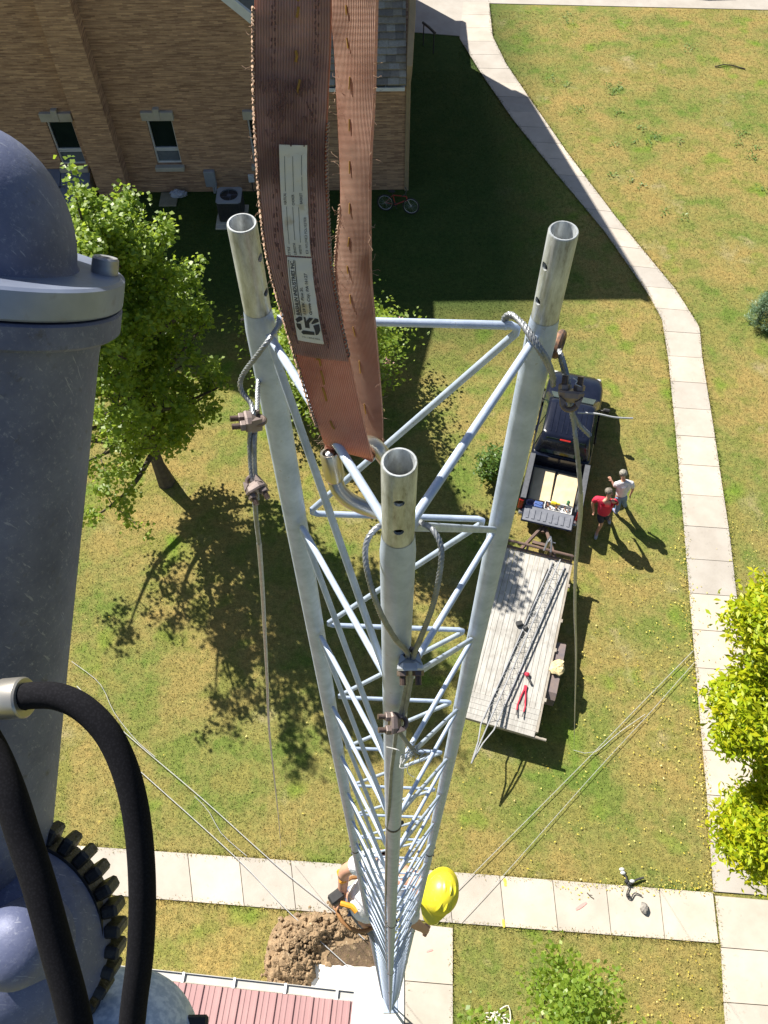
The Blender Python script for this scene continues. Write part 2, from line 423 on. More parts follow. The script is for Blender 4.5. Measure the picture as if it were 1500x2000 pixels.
def scatter(n):                             # points on the lawn, denser near the foot of the tower
    y = 39*rng.random(n)**1.15-1.2
    xw = 7.2+0.36*(y+2)
    x = rng.uniform(-1, 1, n)*xw+0.1*xw
    return np.stack([x, y], 1)
P = scatter(520000); P = P[~inside_walk_mask(P)]
def outside_rects(P, rects):
    k = np.ones(len(P), bool)
    for x0, x1, y0, y1 in rects: k &= ~((P[:, 0] > x0) & (P[:, 0] < x1) & (P[:, 1] > y0) & (P[:, 1] < y1))
    return k
BLD = [(-25, 0.97, 26.0, 40), (-1.62, 0.34, -2, 1.30), (-12, -0.7, -8, 0.72), (0.4, 4.4, 35.2, 41), (0.9, 3.3, 33.4, 41)]
P = P[outside_rects(P, BLD)]
far = P[:, 1]/20
T = blades(P, rng.uniform(0.012, 0.034, len(P)), rng.uniform(0.010, 0.022, len(P))*(1+0.25*far), 1.4)
tn = rng.random(len(P))
# longer fringe hanging over the walk edges
fr = []
for Lp, Rp in EDGES:
    for S in (Lp, Rp):
        ln = sum((S[i+1]-S[i]).length for i in range(len(S)-1))
        for _ in range(int(ln*150)):
            i = random.randrange(len(S)-1); p = S[i].lerp(S[i+1], random.random())
            cl = 0.5+0.5*math.sin(p.x*9.1+p.y*7.3)*math.sin(p.x*3.1-p.y*4.7)
            fr.append((p.x+random.gauss(0, 0.02+0.035*cl), p.y+random.gauss(0, 0.02+0.035*cl)))
fr = np.array(fr)
fr = fr[outside_rects(fr, BLD)]; inj = inside_walk_mask(fr); fr = fr[(~inj) | (rng.random(len(fr)) < 0.75)]
T2 = blades(fr, rng.uniform(0.035, 0.075, len(fr)), rng.uniform(0.014, 0.03, len(fr)), 1.6)
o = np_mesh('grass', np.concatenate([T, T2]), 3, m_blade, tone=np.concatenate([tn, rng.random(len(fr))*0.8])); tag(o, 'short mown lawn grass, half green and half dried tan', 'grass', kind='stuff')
# broad weeds: greener tufts in the upper lawn
m_weed = leafmat('weed_leaf', [(0.08, 0.17, 0.03), (0.13, 0.22, 0.06)], 0.25)
wv = []; wt = []
for (px, py) in [(1105, 30), (1110, 45), (1200, 178), (1190, 170), (1210, 165), (1195, 185), (1205, 175), (1345, 100), (1350, 92), (1134, 216), (1207, 218), (1200, 282), (1196, 341), (1275, 270), (1268, 278), (1285, 268), (1240, 280), (1250, 252), (1252, 365), (1330, 278), (1465, 300), (1472, 310), (1478, 290), (1485, 370), (1455, 258), (1300, 415), (1335, 425), (1232, 353), (1080, 155), (1105, 165), (1440, 280), (1445, 265)]:
    for _ in range(14):
        p = gp(px+random.gauss(0, 5), py+random.gauss(0, 4)); th = random.uniform(0, 6.28); l_ = random.uniform(0.06, 0.14)
        d = Vector((math.cos(th), math.sin(th), random.uniform(0.1, 0.5))); s = d.cross(Vector((0, 0, 1))).normalized()*l_*0.2
        q = Vector((p.x, p.y, 0.03)); wv += [q, q+d*l_*0.5+s, q+d*l_, q+d*l_*0.5-s]; wt.append(random.random())
o = np_mesh('weeds', [tuple(p) for p in wv], 4, m_weed, tone=wt); tag(o, 'broad leaved weeds dotted over the upper lawn', 'weeds', kind='stuff')
m_fallen = leafmat('fallen_leaf', [(0.55, 0.43, 0.04), (0.64, 0.52, 0.08), (0.68, 0.58, 0.16), (0.35, 0.22, 0.07)], 0.15)
fv = []; ft = []
def fallen(n, fn):
    for _ in range(n):
        px, py = fn(); p = gp(px, py); l_ = random.uniform(0.011, 0.030); th = random.uniform(0, 6.28)
        d = Vector((math.cos(th), math.sin(th), random.uniform(-.3, .3)))*l_; s = Vector((-math.sin(th), math.cos(th), random.uniform(-.4, .4)))*l_*0.55
        q = Vector((p.x, p.y, 0.045)); fv.extend([tuple(q-d), tuple(q+s), tuple(q+d), tuple(q-s)]); ft.append(random.random())
fallen(520, lambda: (lambda y: (random.gauss(1290+(y-1100)*0.08, 70) if random.random() < 0.75 else random.uniform(1050, 1340), y))(random.triangular(1000, 1740, 1350)))
fallen(330, lambda: (lambda y: (1334+(y-1000)*0.083+random.gauss(-8, 9), y))(random.uniform(1040, 1740)))
fallen(150, lambda: (random.uniform(1090, 1395), 1725+random.gauss(8, 10)))
fallen(90, lambda: (random.uniform(900, 1300), random.uniform(1450, 1720)))
fallen(90, lambda: (random.uniform(1180, 1400), random.uniform(1850, 2000)))
fallen(90, lambda: (random.uniform(1420, 1500), random.uniform(1000, 1300)))
fallen(35, lambda: (random.uniform(150, 700), random.uniform(1050, 1640)))
o = np_mesh('fallen_leaves', fv, 4, m_fallen, tone=ft); tag(o, 'scattered small yellow fallen leaves on the lawn along the walk', 'fallen leaves', kind='stuff')
# ------------------------------------------------------------------ church
YW = 26.03
m_brick, nt, b = nmat('tan_brick'); gpos = nt.nodes.new('ShaderNodeNewGeometry').outputs['Position']
sp = nt.nodes.new('ShaderNodeSeparateXYZ'); L(nt, gpos, sp.inputs[0])
ad = N(nt, 'ShaderNodeMath', operation='ADD'); L(nt, sp.outputs[0], ad.inputs[0]); L(nt, sp.outputs[1], ad.inputs[1])
cb = nt.nodes.new('ShaderNodeCombineXYZ'); L(nt, ad.outputs[0], cb.inputs[0]); L(nt, sp.outputs[2], cb.inputs[1])
br = N(nt, 'ShaderNodeTexBrick', offset=0.5, squash=1.0)
for k, val in (('Scale', 1.0), ('Mortar Size', 0.006), ('Mortar Smooth', 0.3), ('Bias', -0.1), ('Brick Width', 0.26), ('Row Height', 0.05)): br.inputs[k].default_value = val
br.inputs['Color1'].default_value = (0.50, 0.335, 0.235, 1); br.inputs['Color2'].default_value = (0.27, 0.165, 0.125, 1); br.inputs['Mortar'].default_value = (0.37, 0.28, 0.21, 1)
L(nt, cb.outputs[0], br.inputs['Vector'])
mp = nt.nodes.new('ShaderNodeMapping'); mp.inputs['Scale'].default_value = (0.55, 9, 1); L(nt, cb.outputs[0], mp.inputs[0])
st = ramp(nt, noise(nt, mp.outputs[0], 1.6, 6, 0.75), [(0.34, (0.62, 0.52, 0.46)), (0.62, (1.35, 1.28, 1.14))])
big = ramp(nt, noise(nt, cb.outputs[0], 0.35, 3), [(0.3, (0.88, 0.86, 0.84)), (0.7, (1.08, 1.06, 1.0))])
cc = mixc(nt, 1, mixc(nt, 1, br.outputs['Color'], st, 'MULTIPLY'), big, 'MULTIPLY')
L(nt, cc, b.inputs['Base Color']); b.inputs['Roughness'].default_value = 0.85; bump(nt, b, br.outputs['Fac'], -0.4, 0.006)
m_stone = pm('limestone', (0.48, 0.44, 0.37), (0.38, 0.35, 0.29), 3, 0.85, bs=0.2)
m_white = pm('white_trim', (0.72, 0.73, 0.74), (0.64, 0.65, 0.66), 5, 0.5)
m_glass = pm('dark_glass', (0.012, 0.02, 0.018), (0.018, 0.03, 0.026), 2, 0.08)
m_pane = pm('lower_pane', (0.16, 0.18, 0.21), (0.12, 0.14, 0.17), 4, 0.15)
m_dkmetal = pm('dark_metal', (0.03, 0.03, 0.032), (0.05, 0.05, 0.05), 20, 0.5)
m_shing, nt, b = nmat('grey_shingle'); gpos = nt.nodes.new('ShaderNodeNewGeometry').outputs['Position']
mp = nt.nodes.new('ShaderNodeMapping'); mp.inputs['Scale'].default_value = (6.0, 1.2, 5); L(nt, gpos, mp.inputs[0])
vo = N(nt, 'ShaderNodeTexVoronoi'); vo.inputs['Scale'].default_value = 1; L(nt, mp.outputs[0], vo.inputs['Vector'])
sepc = nt.nodes.new('ShaderNodeSeparateColor'); L(nt, vo.outputs['Color'], sepc.inputs[0])
c1 = ramp(nt, sepc.outputs[0], [(0, (0.12, 0.115, 0.1)), (0.5, (0.20, 0.19, 0.17)), (1, (0.29, 0.28, 0.25))])
c1 = mixc(nt, ramp(nt, noise(nt, gpos, 2.5, 4), [(0.5, (0, 0, 0)), (0.68, (0.7, 0.7, 0.7))]), c1, (0.16, 0.16, 0.09))
L(nt, c1, b.inputs['Base Color']); b.inputs['Roughness'].default_value = 0.9; bump(nt, b, noise(nt, gpos, 40, 4), 0.5, 0.01)

def apply_mods(o):
    dg = bpy.context.evaluated_depsgraph_get(); dg.update()
    m2 = bpy.data.meshes.new_from_object(o.evaluated_get(dg)); m2.name = o.name.split('.')[0]
    o.modifiers.clear(); o.data = m2
def cut(o, cutter):                         # boolean difference, applied
    m = o.modifiers.new('b', 'BOOLEAN'); m.operation = 'DIFFERENCE'; m.solver = 'EXACT'; m.object = cutter
    apply_mods(o); bpy.data.objects.remove(cutter)

church = thing('church', 'tan brick church with stone lintels and grey shingle roof behind the lawn', 'church', (-8, YW, 0))
CO = (-8, YW, 0)
def cpart(name, mbx, mat, parent=church, smooth=0): return mbx.build(name, mat, parent, smooth=smooth, off=CO if parent is church else None)
rake = [(-2.1, 4.45), (-4.62, 6.74), (-4.3, 8.0), (-8.83, 13.1), (-10.4, 14.6)]
gab = [(-21, -0.1), (-2.1, -0.1)]+rake+[(-18.6, 5.9), (-21, 4.4)]
mb = MB(); mb.loft([[(x, YW, z) for x, z in gab], [(x, YW+0.35, z) for x, z in gab]])
wall = cpart('gable_wall', mb, m_brick)
wins = [-10.7, -7.36, -4.0]
cm = MB()
for x in wins: cm.box((x, YW, 2.0), (0.86, 0.5, 1.72))
cut(wall, cm.build('cutter', m_brick, church, smooth=0, off=CO)); wall.parent = church
mb = MB(); mb.box((-0.6, YW+0.175, 2.09), (2.996, 0.35, 4.36)); cpart('wall', mb, m_brick)
side = [(YW, -0.1), (YW, 4.35), (28.4, 6.4), (28.55, 10.6), (29.0, 10.6), (36.6, 6.6), (36.6, -0.1)]
mb = MB(); mb.loft([[(0.61, y+0.002 if y == YW else y, z) for y, z in side], [(0.96, y+0.002 if y == YW else y, z) for y, z in side]])
cpart('gable_wall', mb, m_brick)
mb = MB(); mb.box((-1.2, 38.1, 1.7), (4.3, 3.0, 3.6)); cpart('annex_wall', mb, m_brick)
mb = MB(); mb.box((-1.2, 38.1, 3.6), (4.6, 3.3, 0.2)); mb.loft([[(-21, 36.2, -0.1), (0.6, 36.2, -0.1), (0.6, 36.2, 6.7), (-21, 36.2, 6.7)], [(-21, 36.59, -0.1), (0.6, 36.59, -0.1), (0.6, 36.59, 6.7), (-21, 36.59, 6.7)]]); cpart('rear_wall', mb, m_brick)
bg_ = [(-9.3, 13.9), (-11.2, 18.4), (-12.5, 21.0), (-13.0, 21.0), (-13.0, 11.8), (-10.4, 14.2)]  # unseen gable added above the ridge, outlined to cast the notched lawn shadow
mb = MB(); mb.loft([[(x, YW+0.36, z) for x, z in bg_], [(x, YW+1.2, z) for x, z in bg_]]); cpart('shadow_gable', mb, m_brick)
# stone corner strip and raised coping at the east gable
mb = MB(); mb.box((0.93, YW-0.03, 2.15), (0.15, 0.06, 4.4), bev=0.01); cpart('corner_strip', mb, pm('tan_stone', (0.36, 0.27, 0.16), (0.30, 0.22, 0.13), 4, 0.85))
m_cop = pm('coping_stone', (0.40, 0.285, 0.16), (0.33, 0.235, 0.135), 4, 0.85)
mb = MB(); mb.loft([[(0.87, y, z-0.25), (1.0, y, z-0.25), (1.04+d_, y, z+0.14), (1.04+d_, y, z+0.36), (0.87+d_*0.8, y, z+0.36)] for y, z, d_ in ((YW-0.08, 4.27, 0.0), (YW+1.3, 5.36, 0.12), (28.4, 6.35, 0.12), (28.55, 10.4, 0.0), (29.0, 10.4, 0.0), (36.7, 6.4, 0.0))])
cpart('coping', mb, m_cop)
# wing roof: overlapping courses of shingles, each its own step
mb = MB(); y0, z0, y1, z1 = YW-0.28, 4.12, 28.4, 6.37
sl = math.hypot(y1-y0, z1-z0); dy, dz = (y1-y0)/sl, (z1-z0)/sl; ny, nz = -dz, dy; nc = int(sl/0.225)
for i in range(nc):
    s0, s1 = i*0.225, i*0.225+0.29
    a = (y0+dy*s0, z0+dz*s0); c = (y0+dy*s1, z0+dz*s1)
    x = -2.1
    while x < 0.86:
        w = min(random.uniform(0.22, 0.36), 0.86-x); t = 0.092+random.uniform(-0.006, 0.008); mi_ = random.randrange(4); j = random.uniform(-0.012, 0.012)
        P0 = (a[0]-dy*j, a[1]-dz*j)
        mb.loft([[(x, P0[0]+ny*t, P0[1]+nz*t), (x, P0[0]+ny*0.01, P0[1]+nz*0.01), (x, c[0], c[1]), (x, c[0]+ny*0.012, c[1]+nz*0.012)],
                 [(x+w-0.006, P0[0]+ny*t, P0[1]+nz*t), (x+w-0.006, P0[0]+ny*0.01, P0[1]+nz*0.01), (x+w-0.006, c[0], c[1]), (x+w-0.006, c[0]+ny*0.012, c[1]+nz*0.012)]], mi_)
        x += w
roof = cpart('roof', mb, [pm('shingle_%s' % nm, c_, tuple(q*0.72 for q in c_), 14, 0.95, bs=0.4, bscale=60) for nm, c_ in (('grey', (0.30, 0.26, 0.21)), ('tan', (0.36, 0.31, 0.23)), ('pale', (0.42, 0.38, 0.31)), ('dark', (0.24, 0.21, 0.17)))])
mb = MB()
mb.add([(-3.6, y0+0.05, z0-0.06), (0.85, y0+0.05, z0-0.06), (0.85, y1, z1-0.06), (-4.5, y1, z1-0.06)], [(0, 1, 2, 3)])
mb.add([(-4.5, y1, z1-0.06), (0.85, y1, z1-0.06), (0.85, 28.55, 10.6), (-9, 28.55, 10.6)], [(0, 1, 2, 3)]); y1, z1 = 28.56, 10.62
mb.add([(-10.4, y1, z1-0.02), (0.56, y1, z1-0.02), (0.56, 36.9, 6.7), (-10.4, 36.9, 6.7)], [(0, 1, 2, 3)])
for p, q in zip(rake[:-1], rake[1:]): mb.add([(p[0]+0.1, YW-0.1, p[1]+0.22), (q[0], YW-0.1, q[1]+0.26), (q[0], 37, q[1]+0.26), (p[0]+0.1, 37, p[1]+0.22)], [(0, 1, 2, 3)])
mb.add([(-10.4, YW-0.1, 14.86), (-18.7, YW-0.1, 6.1), (-18.7, 37, 6.1), (-10.4, 37, 14.86)], [(0, 1, 2, 3)])
cpart('roof', mb, m_shing)
mb = MB()
for p, q in zip(rake[:-1], rake[1:]):
    mb.loft([[(p[0], YW-0.14, p[1]-0.02), (p[0], YW-0.005, p[1]-0.02), (p[0]+0.1, YW-0.005, p[1]+0.24), (p[0]+0.1, YW-0.14, p[1]+0.24)], [(q[0], YW-0.14, q[1]-0.02), (q[0], YW-0.005, q[1]-0.02), (q[0]+0.1, YW-0.005, q[1]+0.24), (q[0]+0.1, YW-0.14, q[1]+0.24)]])
cpart('bargeboard', mb, m_white)
gut = MB(); gut.box((-0.64, YW-0.33, 4.02), (2.9, 0.012, 0.12)); gut.box((-0.64, YW-0.20, 3.965), (2.9, 0.25, 0.012)); gut.box((-0.64, YW-0.075, 4.02), (2.9, 0.012, 0.12))
for x in (-1.9, -0.75, 0.2): gut.box((x, YW-0.2, 4.085), (0.03, 0.26, 0.012))
gutter = cpart('gutter', gut, m_white)
# stepped buttress between the windows
for bx_ in (-9.42, -16.2): mb = MB(); mb.box((bx_, YW-0.29, 4.2), (1.05, 0.575, 8.6)); cpart('buttress', mb, m_brick)
for x in wins:
    mb = MB(); mb.box((x, YW+0.17, 2.27), (0.74, 0.02, 1.18)); w = mb.build('window', m_glass, church, smooth=0, off=CO)
    mb = MB()
    for dx in (-0.41, 0.41): mb.box((x+dx, YW+0.15, 2.0), (0.05, 0.09, 1.716))
    for z in (1.16, 1.70, 2.84): mb.box((x, YW+0.15, z), (0.77, 0.088, 0.05))
    mb.box((x, YW+0.135, 1.62), (0.765, 0.03, 0.05)); mb.build('frame', m_white, w, smooth=0, off=CO)
    mb = MB(); mb.box((x, YW+0.165, 1.4), (0.76, 0.025, 0.46)); mb.build('pane', m_pane, w, smooth=0, off=CO)
    mb = MB(); mb.box((x, YW-0.06, 1.05), (1.0, 0.26, 0.16), bev=0.015); mb.build('sill', m_stone, w, smooth=0, off=CO)
    mb = MB(); mb.box((x, YW-0.03, 3.02), (1.06, 0.2, 0.30), bev=0.01); mb.box((x, YW-0.05, 3.10), (0.2, 0.22, 0.40), taper=1.15, bev=0.01); mb.build('lintel', m_stone, w, smooth=0, off=CO)
# sloping cellar cover at the foot of the wall
m_blue = pm('blue_grey_sheet', (0.17, 0.185, 0.24), (0.13, 0.145, 0.2), 2, 0.45)
t = thing('cellar_hatch', 'blue grey sloping metal cellar hatch at the foot of the church wall under a window', 'cellar hatch', (-11.2, YW-0.6, 0))
mb = MB(); mb.loft([[(-1.0, -0.75, 0), (-1.0, 0.58, 0), (-1.0, 0.58, 0.95), (-1.0, -0.75, 0.42)], [(1.0, -0.75, 0), (1.0, 0.58, 0), (1.0, 0.58, 0.95), (1.0, -0.75, 0.42)]]); mb.build('curb', m_stone, t, smooth=0)
for sx in (-0.52, 0.52):
    mb = MB(); mb.loft([[(sx-0.505, -0.82, 0.42), (sx+0.505, -0.82, 0.42), (sx+0.505, 0.57, 0.98), (sx-0.505, 0.57, 0.98)], [(sx-0.505, -0.82, 0.46), (sx+0.505, -0.82, 0.46), (sx+0.505, 0.57, 1.02), (sx-0.505, 0.57, 1.02)]])
    d = mb.build('door', m_blue, t, smooth=0)
    mb = MB(); mb.tube([(sx*0.15-0.1, -0.1, 0.75), (sx*0.15-0.1, -0.1, 0.80), (sx*0.15+0.1, -0.1, 0.80), (sx*0.15+0.1, -0.1, 0.75)], 0.01, 6); mb.build('handle', m_dkmetal, d)
# air conditioner, meter box and litter by the wall
m_grey = pm('grey_paint', (0.30, 0.32, 0.35), (0.25, 0.27, 0.3), 6, 0.5)
p = gp(447, 380, 0.9)
ac = thing('air_conditioner', 'dark air conditioning unit with grey fan top by the church wall', 'air conditioner', (p.x, p.y, 0))
mb = MB(); mb.box((0, 0, 0.46), (0.82, 0.82, 0.78), bev=0.03)
for k in range(14): mb.box((0, -0.417, 0.14+k*0.05), (0.7, 0.012, 0.02))
mb.build('cabinet', m_dkmetal, ac, smooth=0)
mb = MB(); n = 28; o = []
ring0 = [(0.31*math.cos(2*math.pi*k/n), 0.31*math.sin(2*math.pi*k/n), 0.9) for k in range(n)]
sq = []
for k in range(n):
    th = 2*math.pi*k/n; m_ = max(abs(math.cos(th)), abs(math.sin(th))); sq.append((0.43*math.cos(th)/m_, 0.43*math.sin(th)/m_, 0.88))
low = [(x, y, 0.855) for x, y, z in sq]; inn = [(x, y, 0.8) for x, y, z in ring0]
mb.loft([low, sq, ring0, inn], cap=False); mb.build('fan_cover', m_grey, ac, smooth=0)
mb = MB(); mb.lathe([(0.305, 0.80), (0.0, 0.80)], n=20); mb.cyl((0, 0, 0.80), (0, 0, 0.87), 0.08, n=14)
for k in range(4):
    a = k*math.pi/2; mb.box((0.18*math.cos(a), 0.18*math.sin(a), 0.83), (0.22, 0.12, 0.012), Matrix.Rotation(a, 3, 'Z') @ Matrix.Rotation(0.4, 3, 'X'))
mb.build('fan', pm('fan_blue_grey', (0.14, 0.15, 0.2), (0.11, 0.12, 0.16), 5, 0.4), ac)
mb = MB()
for r in (0.1, 0.17, 0.24, 0.30): mb.tube([(r*math.cos(2*math.pi*k/24), r*math.sin(2*math.pi*k/24), 0.895) for k in range(25)], 0.006, 5)
mb.build('grille', m_dkmetal, ac)
mb = MB(); mb.box((0, 0, 0.035), (1.05, 1.05, 0.07), bev=0.01); tag(mb.build('equipment_pad', m_stone, smooth=0), 'concrete pad under the air conditioning unit', 'pad').location = (p.x, p.y, 0)
p = yp(411, 345, YW)
mbx = thing('meter_box', 'pale grey electric meter box with conduit on the church wall', 'meter box', (p.x, YW-0.09, 0.0))
mb = MB(); mb.box((0, 0, p.z), (0.38, 0.17, 0.62), bev=0.015); mb.build('cabinet', m_grey, mbx, smooth=0)
mb = MB(); mb.cyl((0.06, 0.02, p.z-0.3), (0.06, 0.02, 0.0), 0.05); mb.build('conduit', m_grey, mbx); mb = MB(); mb.cyl((0.15, 0.0, p.z-0.3), (0.15, -0.15, 0.2), 0.03); mb.build('conduit', m_grey, mbx)
p = yp(491, 346, YW)
mbx = thing('junction_box', 'small white junction box with cable on the church wall beside the strap', 'junction box', (p.x, YW-0.06, p.z))
mb = MB(); mb.box((0, 0, 0), (0.2, 0.11, 0.28), bev=0.01); mb.build('cabinet', m_white, mbx, smooth=0)
mb = MB(); mb.cyl((0, 0, -0.12), (0, 0, -p.z), 0.02); mb.build('conduit', m_dkmetal, mbx)
p = gp(330, 391)
mb = MB(); mb.box((0, 0, 0.03), (0.62, 0.72, 0.06), bev=0.01); tag(mb.build('splash_slab', pm('tan_slab', (0.27, 0.25, 0.18), (0.21, 0.19, 0.13), 4, 0.9), smooth=0), 'small square tan slab on the grass at the church wall', 'slab').location = p
p = gp(437, 436)
mb = MB(); mb.box((0, 0, 0.03), (0.5, 0.7, 0.06), bev=0.01); tag(mb.build('stepping_slab', m_stone, smooth=0), 'small grey slab on shaded grass in front of the air conditioner', 'slab').location = p
p = gp(349, 384)
mb = MB(); mb.ball((0, 0, 0.12), (0.26, 0.17, 0.14), 14, 9, jit=0.22); mb.ball((0.2, 0.05, 0.09), (0.13, 0.12, 0.1), 10, 7, jit=0.25); tag(mb.build('plastic_bag', pm('pale_plastic', (0.42, 0.44, 0.5), (0.32, 0.34, 0.4), 9, 0.35), smooth=0), 'crumpled pale plastic bag on the grass at the church wall', 'bag').location = p
# bicycle leaning at the church corner
m_red = pm('red_frame_paint', (0.38, 0.045, 0.03), (0.3, 0.035, 0.03), 8, 0.3)
m_rub = pm('black_rubber', (0.018, 0.018, 0.018), (0.03, 0.03, 0.03), 30, 0.7)
m_steel = pm('steel', (0.45, 0.45, 0.46), (0.36, 0.36, 0.37), 20, 0.35, 0.9)
pa, pb = gp(752, 398, 0.28), gp(802, 405, 0.28)
bk = thing('bicycle', 'small red bicycle with black saddle leaning at the church corner', 'bicycle', (pa.x, pa.y, 0), math.atan2(pb.y-pa.y, pb.x-pa.x))
wb = (pb-pa).length; ln = R(-10)
def lean(p): return (p[0], p[1]-p[2]*math.tan(ln), p[2])
wr = 0.28
for wx in (0, wb):
    mb = MB(); mb.tube([lean((wx+wr*math.cos(2*math.pi*k/28), 0, wr+0.01+wr*math.sin(2*math.pi*k/28))) for k in range(29)], 0.024, 8); w = mb.build('wheel', m_rub, bk)
    mb = MB(); mb.tube([lean((wx+(wr-0.035)*math.cos(2*math.pi*k/28), 0, wr+0.01+(wr-0.035)*math.sin(2*math.pi*k/28))) for k in range(29)], 0.01, 6); mb.build('rim', m_steel, w)
    mb = MB()
    for k in range(20):
        a = 2*math.pi*k/20; mb.cyl(lean((wx, 0.02*(-1)**k, wr+0.01)), lean((wx+0.24*math.cos(a), 0, wr+0.01+0.24*math.sin(a))), 0.0022, n=4)
    mb.cyl(lean((wx, -0.04, wr+0.01)), lean((wx, 0.04, wr+0.01)), 0.02); mb.build('spokes', m_steel, w)
bb = lean((0.36, 0, 0.27)); st_ = lean((0.26, 0, 0.6)); hd = lean((wb-0.18, 0, 0.62)); hb = lean((wb-0.14, 0, 0.5)); rx = lean((0, 0, wr+0.01)); fx = lean((wb, 0, wr+0.01))
mb = MB()
for a, c_, r in ((bb, st_, 0.017), (bb, hb, 0.02), (st_, hd, 0.018), (bb, rx, 0.011), (st_, rx, 0.011), (hd, hb, 0.02)): mb.cyl(a, c_, r)
mb.build('frame', m_red, bk)
mb = MB(); mb.cyl(hb, fx, 0.016); mb.build('fork', m_steel, bk)
mb = MB(); mb.cyl(st_, lean((0.23, 0, 0.7)), 0.012); mb.ball(lean((0.21, 0, 0.74)), (0.13, 0.07, 0.035)); mb.build('saddle', m_rub, bk)
mb = MB(); mb.cyl(hd, lean((wb-0.22, 0, 0.78)), 0.012); h_ = lean((wb-0.2, 0, 0.78)); mb.tube([(h_[0]-0.1, h_[1]-0.26, h_[2]), (h_[0], h_[1]-0.12, h_[2]), (h_[0], h_[1]+0.12, h_[2]), (h_[0]-0.1, h_[1]+0.26, h_[2])], 0.012); mb.build('handlebar', m_dkmetal, bk)
mb = MB(); mb.lathe([(0.0, -0.01), (0.075, -0.01), (0.075, 0.01), (0, 0.01)], bb, (0, 1, 0), 18); mb.cyl((bb[0], bb[1]-0.09, bb[2]), (bb[0]+0.08, bb[1]-0.09, bb[2]-0.12), 0.009); mb.cyl((bb[0], bb[1]+0.07, bb[2]), (bb[0]-0.08, bb[1]+0.07, bb[2]+0.12), 0.009); mb.build('crank', m_dkmetal, bk)
# handrail at the entry court
pa, pb = gp(826, 44, 0.9), gp(850, 63, 0.9)
hr = thing('handrail', 'short black metal handrail by the entry court at the church side', 'handrail', (pa.x, pa.y, 0))
d = Vector((pb.x-pa.x, pb.y-pa.y, 0)); mb = MB(); mb.tube([(0, 0, 0.9), tuple(d*0.5+Vector((0, 0, 0.9))), tuple(d+Vector((0, 0, 0.86)))], 0.055, 8); mb.build('rail', m_dkmetal, hr)
for t_ in (0.08, 0.92): mb = MB(); q = d*t_; mb.cyl((q.x, q.y, 0), (q.x, q.y, 0.88), 0.025); mb.build('post', m_dkmetal, hr)

# ------------------------------------------------------------------ trees and bushes
m_bark = pm('bark', (0.10, 0.085, 0.06), (0.055, 0.045, 0.032), 9, 0.9, bs=0.7, bscale=30, bdist=0.02)
def leafcloud(centers, n, spread, size, aspect, up=0.4, sun_bias=0.0):
    centers = np.array(centers); idx = rng.integers(0, len(centers), n)
    c = centers[idx]+rng.normal(0, 1, (n, 3))*np.array(spread)
    d = rng.normal(0, 1, (n, 3)); d[:, 2] = np.abs(d[:, 2])*up*0.5-0.15; d /= np.linalg.norm(d, axis=1)[:, None]
    nr = rng.normal(0, 0.75, (n, 3)); nr[:, 2] += up*2
    s = np.cross(nr, d); s /= np.linalg.norm(s, axis=1)[:, None]+1e-9
    nn = np.cross(d, s)
    l = size*rng.uniform(0.55, 1.2, n)[:, None]; w = l*aspect
    fold = nn*(l*0.12)
    quad = np.stack([c-d*l*0.5, c+s*w*0.5-d*l*0.05+fold, c+d*l*0.5, c-s*w*0.5-d*l*0.05+fold], 1)
    tone = np.clip(rng.normal(0.5, 0.2, n)+0.0, 0, 1)
    # slight kinship of tone inside one spray
    key = rng.random(len(centers)); tone = np.clip(0.6*tone+0.4*key[idx], 0, 1)
    return quad, tone
